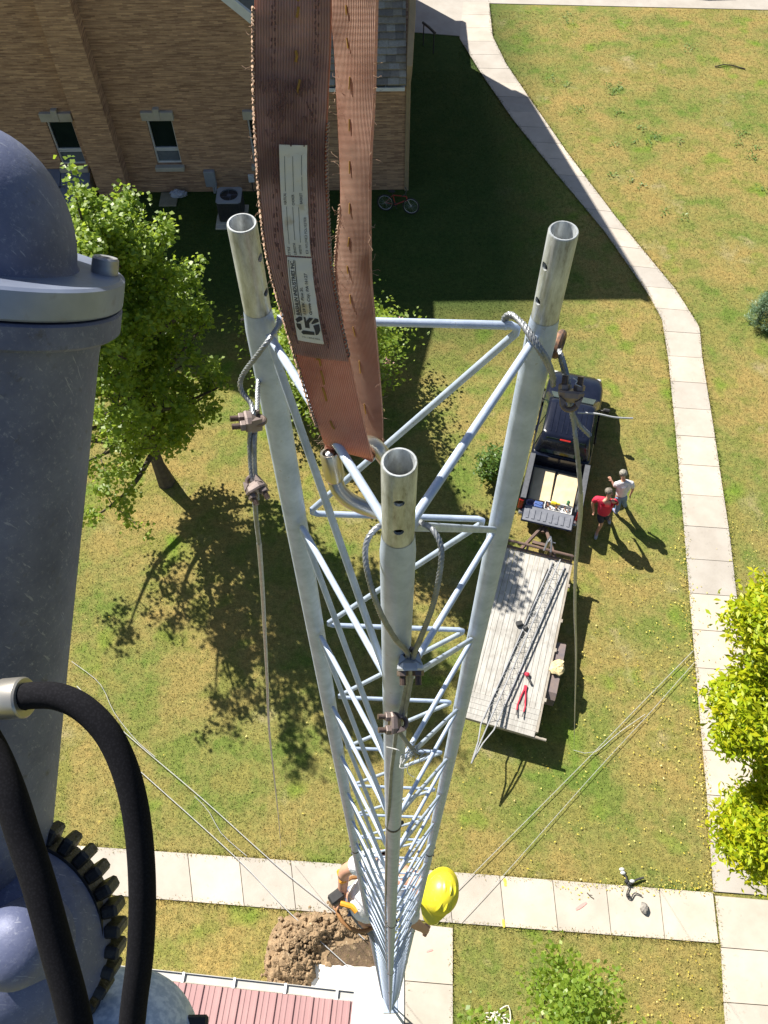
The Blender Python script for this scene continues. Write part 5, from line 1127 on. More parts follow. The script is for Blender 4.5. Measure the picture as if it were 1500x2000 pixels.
# ------------------------------------------------------------------ lifting sling
def webmat(name, c1, c2, dirt):
    m, nt, b = nmat(name); uv = nt.nodes.new('ShaderNodeUVMap'); uv.uv_map = 'UVMap'
    sp2 = nt.nodes.new('ShaderNodeSeparateXYZ'); L(nt, uv.outputs[0], sp2.inputs[0])
    v = coords(nt); nz = noise(nt, v, 22, 5, 0.65)
    wob = noise(nt, v, 60, 3); ad = N(nt, 'ShaderNodeMath', operation='MULTIPLY_ADD'); L(nt, wob, ad.inputs[0]); ad.inputs[1].default_value = 0.02; L(nt, sp2.outputs[0], ad.inputs[2])
    ml = N(nt, 'ShaderNodeMath', operation='MULTIPLY'); L(nt, ad.outputs[0], ml.inputs[0]); ml.inputs[1].default_value = 2*math.pi*27
    sn = N(nt, 'ShaderNodeMath', operation='SINE'); L(nt, ml.outputs[0], sn.inputs[0])
    mr = N(nt, 'ShaderNodeMapRange'); L(nt, sn.outputs[0], mr.inputs[0]); mr.inputs[1].default_value = -1
    m2 = N(nt, 'ShaderNodeMath', operation='MULTIPLY'); L(nt, sp2.outputs[1], m2.inputs[0]); m2.inputs[1].default_value = 900
    s2 = N(nt, 'ShaderNodeMath', operation='SINE'); L(nt, m2.outputs[0], s2.inputs[0])
    col = ramp(nt, nz, [(0.32, c1), (0.68, c2)])
    col = mixc(nt, ramp(nt, noise(nt, v, 9, 4, 0.6), [(0.50, (0, 0, 0)), (0.66, (0.85, 0.85, 0.85))]), col, dirt)
    col = mixc(nt, 1.0, col, ramp(nt, mr.outputs[0], [(0.0, (0.62, 0.59, 0.56)), (0.45, (1.12, 1.1, 1.08))]), 'MULTIPLY')
    L(nt, col, b.inputs['Base Color']); b.inputs['Roughness'].default_value = 0.9
    h = N(nt, 'ShaderNodeMath', operation='MULTIPLY_ADD'); L(nt, s2.outputs[0], h.inputs[0]); h.inputs[1].default_value = 0.12; L(nt, mr.outputs[0], h.inputs[2])
    bump(nt, b, h.outputs[0], 0.8, 0.0012)
    t = nt.nodes.new('ShaderNodeBsdfTranslucent'); L(nt, mixc(nt, 0.55, col, (0.72, 0.30, 0.17)), t.inputs['Color'])
    mx = nt.nodes.new('ShaderNodeMixShader'); mx.inputs[0].default_value = 0.45; L(nt, b.outputs[0], mx.inputs[1]); L(nt, t.outputs[0], mx.inputs[2]); L(nt, mx.outputs[0], nt.nodes['Material Output'].inputs[0])
    return m
m_web = webmat('faded_red_webbing', (0.56, 0.35, 0.27), (0.62, 0.45, 0.36), (0.22, 0.14, 0.11))
m_web2 = webmat('worn_red_webbing', (0.60, 0.38, 0.32), (0.66, 0.47, 0.40), (0.24, 0.15, 0.125))
def interp_rows(rows, n):
    ts = np.linspace(0, len(rows)-1, n); out = []
    Rr = np.array(rows, float)
    for t in ts:
        i = min(int(t), len(rows)-2); u = t-i
        a, b2, c2, d = Rr[max(i-1, 0)], Rr[i], Rr[i+1], Rr[min(i+2, len(rows)-1)]
        out.append(0.5*(2*b2+(c2-a)*u+(2*a-5*b2+4*c2-d)*u*u+(-a+3*b2-3*c2+d)*u**3))
    return out
def surf_fn(rows):                          # rows: xl, yl, Dl, xr, yr, Dr
    Rr = interp_rows(rows, 200)
    def S(u, t, lift=0.0):
        x = t*199; i = min(198, max(0, int(x))); f = x-i; r = Rr[i]*(1-f)+Rr[i+1]*f
        a = dp(r[0], r[1], r[2]); b2 = dp(r[3], r[4], r[5])
        j = min(199, i+2); r2 = Rr[j]; k0 = Rr[max(0, i-2)]
        tv = (dp(r2[0], r2[1], r2[2])+dp(r2[3], r2[4], r2[5]))-(dp(k0[0], k0[1], k0[2])+dp(k0[3], k0[4], k0[5]))
        nrm = (b2-a).cross(tv); nrm.normalize()
        if nrm.dot(Vector((0, 0, H))-a) < 0: nrm = -nrm
        bow = 0.0022*math.sin(math.pi*u)
        return a.lerp(b2, u)+nrm*(lift+bow)
    return S
def ribbon(name, S, mat, parent, th=0.004, nu=24, nv=160, u0=0.0, u1=1.0, t0=0.0, t1=1.0, lift=0.0, length=1.0, wav=0.0):
    vs_ = []; fs_ = []; uvs = []
    for side in (0, 1):
        for j in range(nv+1):
            t = t0+(t1-t0)*j/nv
            for i in range(nu+1):
                u = u0+(u1-u0)*i/nu; vs_.append(tuple(S(u, t, lift-(th if side else 0)+(wav*math.sin(t*240)*math.sin(t*91+u*5) if wav else 0)))); uvs.append((u, t*length))
    W = nu+1; O = (nv+1)*W
    for j in range(nv):
        for i in range(nu):
            a = j*W+i; fs_.append((a, a+1, a+W+1, a+W)); fs_.append((O+a, O+a+W, O+a+W+1, O+a+1))
        a = j*W; fs_.append((a, a+W, O+a+W, O+a)); a = j*W+nu; fs_.append((a, O+a, O+a+W, a+W))
    for i in range(nu): a = i; fs_.append((a, O+a, O+a+1, a+1)); a = nv*W+i; fs_.append((a, a+1, O+a+1, O+a))
    me = bpy.data.meshes.new(name); me.from_pydata(vs_, [], fs_); me.update(); me.materials.append(mat)
    uvl = me.uv_layers.new(name='UVMap')
    lv = np.empty(len(me.loops), dtype=np.int32); me.loops.foreach_get('vertex_index', lv)
    uvl.data.foreach_set('uv', np.array(uvs, dtype=np.float32)[lv].ravel())
    bm = bmesh.new(); bm.from_mesh(me); bmesh.ops.recalc_face_normals(bm, faces=bm.faces); bm.to_mesh(me); bm.free()
    me.polygons.foreach_set('use_smooth', [True]*len(me.polygons)); me.set_sharp_from_angle(angle=R(50))
    return link(name, me, parent)
sling = thing('lifting_sling', 'faded red webbing sling with white tag looped through the tower shackle', 'sling')
fr_rows = [(496, -140, .590, 648, -140, .590), (496, -60, .602, 648, -60, .602), (497, 20, .617, 648, 20, .617), (497, 100, .635, 646, 102, .635), (498, 200, .655, 641, 203, .655), (503, 300, .677, 637, 304, .677), (510, 400, .70, 640, 405, .70), (523, 500, .722, 646, 508, .722), (549, 600, .748, 663, 612, .748), (579, 700, .778, 686, 716, .778), (609, 800, .808, 708, 818, .808), (627, 850, .823, 722, 878, .823), (634, 868, .836, 727, 896, .836), (640, 866, .852, 732, 888, .852), (642, 850, .862, 735, 868, .862)]
S1 = surf_fn(fr_rows)
def t_of_y(S_rows, y):
    Rr = interp_rows(S_rows, 400); best = min(range(330), key=lambda i: abs((Rr[i][1]+Rr[i][4])/2-y)); return best/399
ribbon('webbing', S1, m_web, sling, 0.0035, 24, 200, length=0.5)
tA, tB = t_of_y(fr_rows, -120), t_of_y(fr_rows, 694)
ribbon('wear_layer', S1, m_web2, sling, 0.0028, 24, 180, 0.015, 0.985, tA, tB, lift=0.0034, length=0.5, wav=0.0003)
bk_rows = [(645, -140, .648, 736, -140, .618), (645, -60, .660, 735, -60, .632), (645, 20, .675, 733, 20, .647), (652, 100, .69, 731, 100, .662), (657, 200, .71, 728, 200, .685), (662, 300, .73, 722, 300, .705), (664, 400, .752, 720, 400, .728), (657, 480, .775, 721, 480, .748), (655, 545, .79, 723, 545, .768), (664, 620, .805, 730, 620, .787), (678, 700, .825, 737, 700, .81), (695, 800, .85, 745, 800, .838), (706, 850, .862, 746, 866, .855)]
S2 = surf_fn(bk_rows)
ribbon('webbing', S2, m_web, sling, 0.0035, 20, 160, length=0.5)
m_cord = pm('tan_cord', (0.42, 0.29, 0.20), (0.22, 0.13, 0.09), 120, 0.9)
def overlock(S, u, ta, tb, n, r, lift, out):
    mb = MB(); pts = []
    for k in range(n*5):
        t = ta+(tb-ta)*k/(n*5-1); a = 2*math.pi*k/5+0.9*math.sin(k*0.23)+random.uniform(-.35, .35)
        pts.append(S(u+out*(0.010+0.016*math.cos(a)), t, lift+0.0028*math.sin(a)+random.uniform(-.0003, .0003)))
    mb.tube(pts, r, 6); return mb
overlock(S1, 0.0, t_of_y(fr_rows, 15), t_of_y(fr_rows, 845), 95, 0.0011, 0.001, -1).build('edge_stitching', m_cord, sling)
overlock(S1, 1.0, t_of_y(fr_rows, 235), t_of_y(fr_rows, 690), 60, 0.0008, 0.002, 1).build('edge_stitching', m_cord, sling)
overlock(S2, 0.0, 0.50, 0.74, 36, 0.0008, -0.001, -1).build('edge_stitching', m_cord, sling)
mb = MB()
for S, tt, uu in ((S1, [(-10, .56), (20, .57), (105, .57), (165, .6), (690, .42), (700, .45), (770, .38), (830, .35), (735, .43)], 1),):
    for y, u in tt:
        t = t_of_y(fr_rows, y); mb.tube([S(u+random.uniform(-.02, .02), t-0.009, 0.0046 if y < 690 else 0.0008), S(u, t, 0.0052 if y < 690 else 0.0014), S(u+random.uniform(-.02, .02), t+0.009, 0.0046 if y < 690 else 0.0008)], 0.0010, 5)
for k in range(13): t = 0.1+0.068*k; mb.tube([S2(0.42+random.uniform(-.03, .03), t-0.012, 0.0004), S2(0.43, t+0.008, 0.0008)], 0.0006, 5)
tag(mb.build('warning_threads', pm('yellow_thread', (0.36, 0.20, 0.03), (0.24, 0.13, 0.03), 60, 0.9), sling), kind='stuff')
# seams: rows of dark stitches in the wear layer
mb = MB()
for u in (0.24, 0.80, 0.28, 0.84):
    for k in range(52):
        t = tA+(tB-tA)*(0.16+0.82*k/52)+random.uniform(-.003, .003); uu = u-0.14*max(0, (k-26)/26)
        if random.random() < 0.75: mb.tube([S1(uu, t, 0.0056), S1(uu+random.uniform(-.012, .012), t+0.006, 0.0056)], 0.0006, 4)
for k in range(40):
    u0_ = 0.1+0.8*random.random(); t = t_of_y(fr_rows, random.uniform(150, 270)); mb.tube([S1(u0_, t, 0.0056), S1(u0_+random.choice((-.03, .03)), t+0.009, 0.0056)], 0.0006, 4)
tag(mb.build('seam_stitching', pm('dark_thread', (0.16, 0.08, 0.07), (0.10, 0.05, 0.045), 50, 0.9), sling), kind='stuff')
mb = MB()
for k in range(120):                          # frayed hairs along the edges
    S, u = random.choice(((S1, 0.0), (S1, 0.0), (S2, 0.0), (S2, 1.0))); t = random.uniform(0.12, 0.93) if S is S1 else random.uniform(0.25, 0.98); o_ = -1 if u == 0 else 1
    p_ = [S(u, t, 0)]; d = sdir(o_*random.uniform(0.3, 1), random.uniform(-0.8, 0.8), random.uniform(-0.3, 0.5))
    for j in range(4): d = (d+sdir(random.gauss(0, .6), random.gauss(0, .6), random.gauss(0, .4))*0.7).normalized(); p_.append(p_[-1]+d*random.uniform(0.0012, 0.0035))
    mb.tube(spline(p_, 3), 0.00016, 4)
tag(mb.build('frayed_fibres', m_cord, sling), kind='stuff')
# the tag and its print
m_tag = pm('stained_tag', (0.80, 0.78, 0.66), (0.88, 0.87, 0.80), 40, 0.6, c3=(0.62, 0.52, 0.32), s3=55)
nt = m_tag.node_tree; b = nt.nodes['Principled BSDF']; t_ = nt.nodes.new('ShaderNodeBsdfTranslucent'); t_.inputs['Color'].default_value = (0.8, 0.72, 0.55, 1)
mx = nt.nodes.new('ShaderNodeMixShader'); mx.inputs[0].default_value = 0.25; L(nt, b.outputs[0], mx.inputs[1]); L(nt, t_.outputs[0], mx.inputs[2]); L(nt, mx.outputs[0], nt.nodes['Material Output'].inputs[0])
m_ink = pm('black_ink', (0.02, 0.02, 0.022), (0.035, 0.035, 0.036), 60, 0.6)
ty0, ty1, ty2, ty3 = 279, 494, 500, 662
def TAG(y0_, y1_, ul0, ul1, ur0, ur1):
    ta, tb = t_of_y(fr_rows, y0_), t_of_y(fr_rows, y1_)
    def F(a, b2, lift=0.0):
        ul = ul0+(ul1-ul0)*b2; ur = ur0+(ur1-ur0)*b2
        return S1(ul+(ur-ul)*a, ta+(tb-ta)*b2, 0.0052+0.0004*math.sin(b2*31)*math.sin(a*5+b2*13)+lift)
    return F
F1 = TAG(ty0, ty1, 0.335, 0.315, 0.735, 0.705); F2 = TAG(ty2, ty3, 0.33, 0.165, 0.715, 0.625)
def tagmesh(F):
    mb = MB(); nu, nv = 8, 40
    for lift in (0, -0.0012):
        mb.add([F(i/nu, j/nv, lift) for j in range(nv+1) for i in range(nu+1)], [(j*(nu+1)+i, j*(nu+1)+i+1, (j+1)*(nu+1)+i+1, (j+1)*(nu+1)+i) for j in range(nv) for i in range(nu)])
    return mb
tagL = tagmesh(F1).build('tag', m_tag, sling, smooth=60); tagM = tagmesh(F2).build('tag', m_tag, sling, smooth=60)
def text_to(mbx, F, s, a_, b_, ha, lb, mode=0, bold=0.0):
    cu = bpy.data.curves.new('txt', 'FONT'); cu.body = s; cu.size = 1; cu.resolution_u = 2; cu.offset = bold
    ob = bpy.data.objects.new('txt', cu); C.objects.link(ob)
    dg = bpy.context.evaluated_depsgraph_get(); dg.update(); me = bpy.data.meshes.new_from_object(ob.evaluated_get(dg))
    xs = [v.co.x for v in me.vertices]; x0_, x1_ = min(xs), max(xs)
    def mp2(co):
        tx = (co.x-x0_)/(x1_-x0_); ty = co.y/0.72
        if mode == 0: return F(a_-ty*ha+0, b_-tx*lb, 0.0004)       # reads upwards
        return F(a_-tx*lb, b_+ty*ha*-1*-1, 0.0004)                  # upside down
    mbx.add([mp2(v.co) for v in me.vertices], [tuple(p.vertices) for p in me.polygons])
    bpy.data.objects.remove(ob); bpy.data.curves.remove(cu); bpy.data.meshes.remove(me)
def rule(mbx, F, a_, b0_, b1_, w=0.012, n=10):
    for k in range(n):
        p, q = b0_+(b1_-b0_)*k/n, b0_+(b1_-b0_)*(k+1)/n
        mbx.add([F(a_, p, .0004), F(a_+w, p, .0004), F(a_+w, q, .0004), F(a_, q, .0004)], [(0, 1, 2, 3)])
mb = MB()
for s, a_, b_, lb in (('VERTICAL', 0.20, 0.545, 0.11), ('CHOKER', 0.50, 0.545, 0.10), ('BASKET', 0.80, 0.53, 0.10), ('STYLE', 0.20, 0.995, 0.07), ('LENGTH', 0.44, 0.99, 0.10), ('WIDTH', 0.66, 0.985, 0.08)): text_to(mb, F1, s, a_, b_, 0.10, lb, 0, 0.01)
text_to(mb, F1, 'NYLON', 0.92, 0.925, 0.10, 0.075); text_to(mb, F1, 'POLYESTER', 0.92, 0.80, 0.10, 0.15)
for a_, p, q in ((0.18, 0.10, 0.42), (0.48, 0.10, 0.42), (0.80, 0.09, 0.27), (0.80, 0.28, 0.41), (0.18, 0.56, 0.90), (0.42, 0.56, 0.86), (0.64, 0.56, 0.88)): rule(mb, F1, a_, p, q, 0.016)
for bb_ in (0.975, 0.845):
    for (a0_, a1_, p, q) in ((0.83, 0.92, bb_, bb_-0.004), (0.83, 0.92, bb_-0.03, bb_-0.026), (0.83, 0.845, bb_, bb_-0.03), (0.905, 0.92, bb_, bb_-0.03)): mb.add([F1(a0_, p, .0004), F1(a1_, p, .0004), F1(a1_, q, .0004), F1(a0_, q, .0004)], [(0, 1, 2, 3)])
mb.build('print', m_ink, tagL, smooth=0)
mb = MB(); text_to(mb, F2, 'BASHLIN INDUSTRIES INC.', 0.275, 0.685, 0.15, 0.655, 0, 0.022); rule(mb, F2, 0.05, 0.03, 0.69, 0.022, 16); rule(mb, F2, 0.305, 0.03, 0.69, 0.03, 16)
text_to(mb, F2, '119 W. Pine St.', 0.52, 0.665, 0.12, 0.32, 0, 0.012); text_to(mb, F2, 'Grove City, PA 16127', 0.76, 0.665, 0.12, 0.49, 0, 0.012)
for poly in ([(.05, .74), (.22, .70), (.34, .70), (.34, .735), (.12, .775)], [(.06, .785), (.25, .785), (.25, .85), (.16, .87), (.06, .83)], [(.20, .885), (.30, .86), (.72, .86), (.72, .90), (.26, .91)], [(.40, .70), (.47, .70), (.47, .75), (.62, .70), (.78, .70), (.58, .765), (.58, .825), (.40, .825)], [(.84, .70), (.97, .705), (.97, .74), (.70, .775), (.66, .765)], [(.72, .79), (.97, .765), (.97, .84), (.86, .89), (.76, .90), (.76, .84)]):
    mb.add([F2(a, b2, .0004) for a, b2 in poly], [tuple(range(len(poly)))])
text_to(mb, F2, 'WEB SMART TAG', 0.90, 0.935, 0.018, 0.70, 1)
mb.build('print', m_ink, tagM, smooth=0)
# shackle with its sleeve
m_brass = pm('zinc_yellow_steel', (0.55, 0.47, 0.33), (0.45, 0.44, 0.42), 35, 0.28, 0.85)
shk = thing('shackle', 'yellow zinc shackle rod under the sling behind the front tower leg', 'shackle')
mb = MB(); mb.tube(spline([dp(655, 940, .862), dp(663, 958, .865), dp(684, 978, .87), dp(715, 992, .875), dp(748, 998, .88), dp(775, 985, .88), dp(778, 950, .875), dp(764, 915, .865), dp(745, 885, .85), dp(727, 868, .845), dp(700, 866, .845), dp(670, 868, .846)], 8), 0.0082, 16); mb.build('bow', m_brass, shk)
mb = MB(); a_, b_ = dp(644, 884, .838), dp(655, 937, .858); dirn = (b_-a_).normalized(); ln_ = (b_-a_).length
mb.lathe([(0.0075, -0.0), (0.0095, -0.0006), (0.0102, 0.001), (0.0104, ln_*0.8), (0.0098, ln_*0.93), (0.0085, ln_), (0.006, ln_)], a_, dirn, 28); mb.lathe([(0.0075, 0), (0.0075, 0.012), (0, 0.012)], a_, dirn, 20); mb.build('sleeve', m_brass, shk)
mb = MB(); mb.ball(a_+dirn*0.004, 0.006, 10, 8, jit=0.1); mb.build('pin', m_steel, shk)

# ------------------------------------------------------------------ grey hydraulic boom head at the left
m_cast, nt, b = nmat('grey_casting'); v = coords(nt)
cc = ramp(nt, noise(nt, v, 9, 6, 0.7), [(0.34, (0.052, 0.066, 0.145)), (0.66, (0.135, 0.155, 0.25))])
cc = mixc(nt, ramp(nt, noise(nt, v, 240, 5, 0.85), [(0.55, (0, 0, 0)), (0.72, (0.7, 0.7, 0.7))]), cc, (0.30, 0.32, 0.39))
mp = nt.nodes.new('ShaderNodeMapping'); mp.inputs['Rotation'].default_value = (0.3, 0.2, 0.5); mp.inputs['Scale'].default_value = (40, 400, 60); L(nt, v, mp.inputs[0])
cc = mixc(nt, ramp(nt, noise(nt, mp.outputs[0], 1, 3, 0.6), [(0.66, (0, 0, 0)), (0.70, (0.45, 0.45, 0.45))]), cc, (0.36, 0.38, 0.44))
cc = mixc(nt, ramp(nt, noise(nt, v, 75, 5, 0.75), [(0.60, (0, 0, 0)), (0.74, (0.8, 0.8, 0.8))]), cc, (0.05, 0.05, 0.06))
L(nt, cc, b.inputs['Base Color']); b.inputs['Roughness'].default_value = 0.55; b.inputs['Metallic'].default_value = 0.15; bump(nt, b, noise(nt, v, 220, 5), 0.25, 0.001)
m_hose, nt, b = nmat('braided_hose'); v = coords(nt); wv_ = N(nt, 'ShaderNodeTexVoronoi'); wv_.inputs['Scale'].default_value = 750; L(nt, v, wv_.inputs['Vector'])
L(nt, ramp(nt, wv_.outputs['Distance'], [(0.2, (0.011, 0.011, 0.014)), (0.6, (0.006, 0.006, 0.008))]), b.inputs['Base Color']); b.inputs['Roughness'].default_value = 0.95; b.inputs['Specular IOR Level'].default_value = 0.15; bump(nt, b, wv_.outputs['Distance'], -0.7, 0.001)
m_grease = pm('greasy_gear', (0.007, 0.007, 0.009), (0.016, 0.016, 0.017), 70, 0.45, 0.0, bs=0.5, bscale=160, bdist=0.003)
P0, P1 = dp(-62, 492, 0.50), dp(-95, 1650, 0.67)
axm = (P0-P1).normalized(); LN = (P0-P1).length
boom = thing('boom_head', 'big grey cast hydraulic boom head with bolted flange and black hoses', 'boom head')
mb = MB(); mb.lathe([(0.0, 0.072)]+[(0.0605*math.sin(a), 0.072*math.cos(a)) for a in [math.pi/2*k/14 for k in range(1, 14)]]+[(0.0605, 0.002), (0.062, 0.0)], P0, axm, 64); mb.build('dome', m_cast, boom, smooth=50)
m_mach = pm('machined_flange', (0.25, 0.29, 0.39), (0.16, 0.19, 0.28), 18, 0.38, 0.35, bs=0.1, bscale=150, bdist=0.001, c3=(0.18, 0.19, 0.24), s3=70)
mb = MB(); mb.lathe([(0.0, 0.0), (0.0865, 0.0), (0.0888, -0.0015), (0.089, -0.003), (0.089, -0.0165), (0.0878, -0.0178), (0.05, -0.0178)], P0, axm, 96); mb.build('flange', m_mach, boom, smooth=30)
mb = MB(); mb.lathe([(0.05, -0.0192), (0.0875, -0.0192), (0.0890, -0.0205), (0.0890, -0.0330), (0.0865, -0.0352), (0.078, -0.0375), (0.05, -0.0375)], P0, axm, 96); mb.build('flange', m_cast, boom, smooth=30)
mb = MB(); mb.lathe([(0.079, -0.036), (0.0775, -0.05), (0.077, -0.12), (0.076, -0.20), (0.075, -0.28), (0.074, -LN)], P0, axm, 64); mb.build('column', m_cast, boom, smooth=50)
e1 = sdir(1, 0, 0); e1 = (e1-axm*e1.dot(axm)).normalized(); e2 = axm.cross(e1)
if e2.dot(sdir(0, 0, 1)) > 0: e2 = -e2      # e2 points away from the camera
for k in range(4):
    a = R(20+72*k); c_ = P0+e1*0.0765*math.cos(a)+e2*0.0765*math.sin(a)
    mb = MB(); mb.lathe([(0.0, 0.0075), (0.0045, 0.0075), (0.0045, 0.0095), (0.0070, 0.0100), (0.0080, 0.0088), (0.0082, 0.0), (0.0082, -0.001)], c_, axm, 24); mb.build('bolt', m_steel if k else pm('bolt_head', (0.40, 0.41, 0.43), (0.28, 0.27, 0.27), 90, 0.45, 0.6), boom, smooth=35)
# lower gearbox with its greasy toothed ring
GC = dp(2, 1838, 0.66); view = sdir(0, 0, 1); gr, gu = sdir(1, 0, 0), sdir(0, -1, 0)
Rg = 0.077
mb = MB(); mb.lathe([(Rg*math.sin(a), Rg*0.75*math.cos(a)) for a in [math.pi/2*k/14+0.0001 for k in range(15)]]+[(Rg, -0.03), (0.02, -0.03)], GC, (view+gu*0.35-gr*0.25).normalized(), 64); mb.build('gearbox', m_cast, boom, smooth=50)
mb = MB(); nT = 34; gax = (view+gu*0.05).normalized(); g1_ = (gr-gax*gr.dot(gax)).normalized(); g2_ = gax.cross(g1_)
mb.lathe([(0.05, 0.004), (Rg+0.002, 0.004), (Rg+0.002, -0.024), (0.05, -0.024)], GC-gax*0.004, gax, 64)
for k in range(nT):
    a = 2*math.pi*(k+0.3)/nT; rd = g1_*math.cos(a)+g2_*math.sin(a); tn_ = gax.cross(rd); M3 = Matrix((tn_, gax, rd)).transposed()
    mb.box(GC-gax*0.014+rd*(Rg+0.0075), (0.0098, 0.024, 0.0135), M3 @ Matrix.Rotation(random.uniform(-.05, .05), 3, 'Y'), taper=0.78, bev=0.002)
mb.build('gear_ring', m_grease, boom, smooth=0)
mb = MB(); pc_ = dp(40, 1880, 0.545); mb.lathe([(0.0, 0.022)]+[(0.028*math.sin(a), 0.022*math.cos(a)) for a in [math.pi/2*k/8 for k in range(1, 9)]]+[(0.030, -0.03)], dp(25, 1850, 0.59), (view*1+gu*0.2-gr*0.2).normalized(), 40); mb.build('end_cap', m_cast, boom, smooth=50)
m_pale = pm('pale_speckled_paint', (0.34, 0.42, 0.55), (0.55, 0.62, 0.72), 160, 0.45, stops=(0.42, 0.6))
mb = MB(); mb.ball(dp(232, 2065, 0.70), (0.066, 0.066, 0.066), 48, 32); mb.build('motor_cover', m_pale, boom, smooth=180)
mb = MB(); mb.box(dp(385, 1998, 0.70), (0.018, 0.012, 0.006), bev=0.002); mb.build('bracket', m_grease, boom, smooth=0)
mb = MB(); fa, fb_ = dp(-70, 1372, 0.47), dp(50, 1362, 0.462); mb.lathe([(0.0, 0.0), (0.0100, 0.0), (0.0104, (fb_-fa).length*0.6), (0.0112, (fb_-fa).length*0.65), (0.0112, (fb_-fa).length*0.97), (0.0104, (fb_-fa).length), (0.007, (fb_-fa).length)], fa, (fb_-fa).normalized(), 28); mb.build('hose_fitting', pm('brass_grey', (0.42, 0.40, 0.36), (0.34, 0.33, 0.31), 40, 0.35, 0.7), boom)
def hose(pts, r): mb = MB(); mb.tube(resample(spline(pts, 8), 0.0015), r, 28, twist=0); return mb.build('hose', m_hose, boom, smooth=60)
hose([dp(30, 1363, .462), dp(70, 1358, .46), dp(115, 1361, .458), (dp(165, 1385, .456)), dp(214, 1438, .455), dp(250, 1520, .455), dp(270, 1620, .457), dp(278, 1740, .46), dp(274, 1860, .465), dp(262, 1960, .47), dp(252, 2060, .475)], 0.0073)
hose([dp(-60, 1400, .47), dp(-20, 1460, .465), dp(15, 1540, .46), dp(48, 1640, .46), dp(80, 1740, .46), dp(110, 1850, .462), dp(140, 1960, .465), dp(160, 2060, .47)], 0.0088)
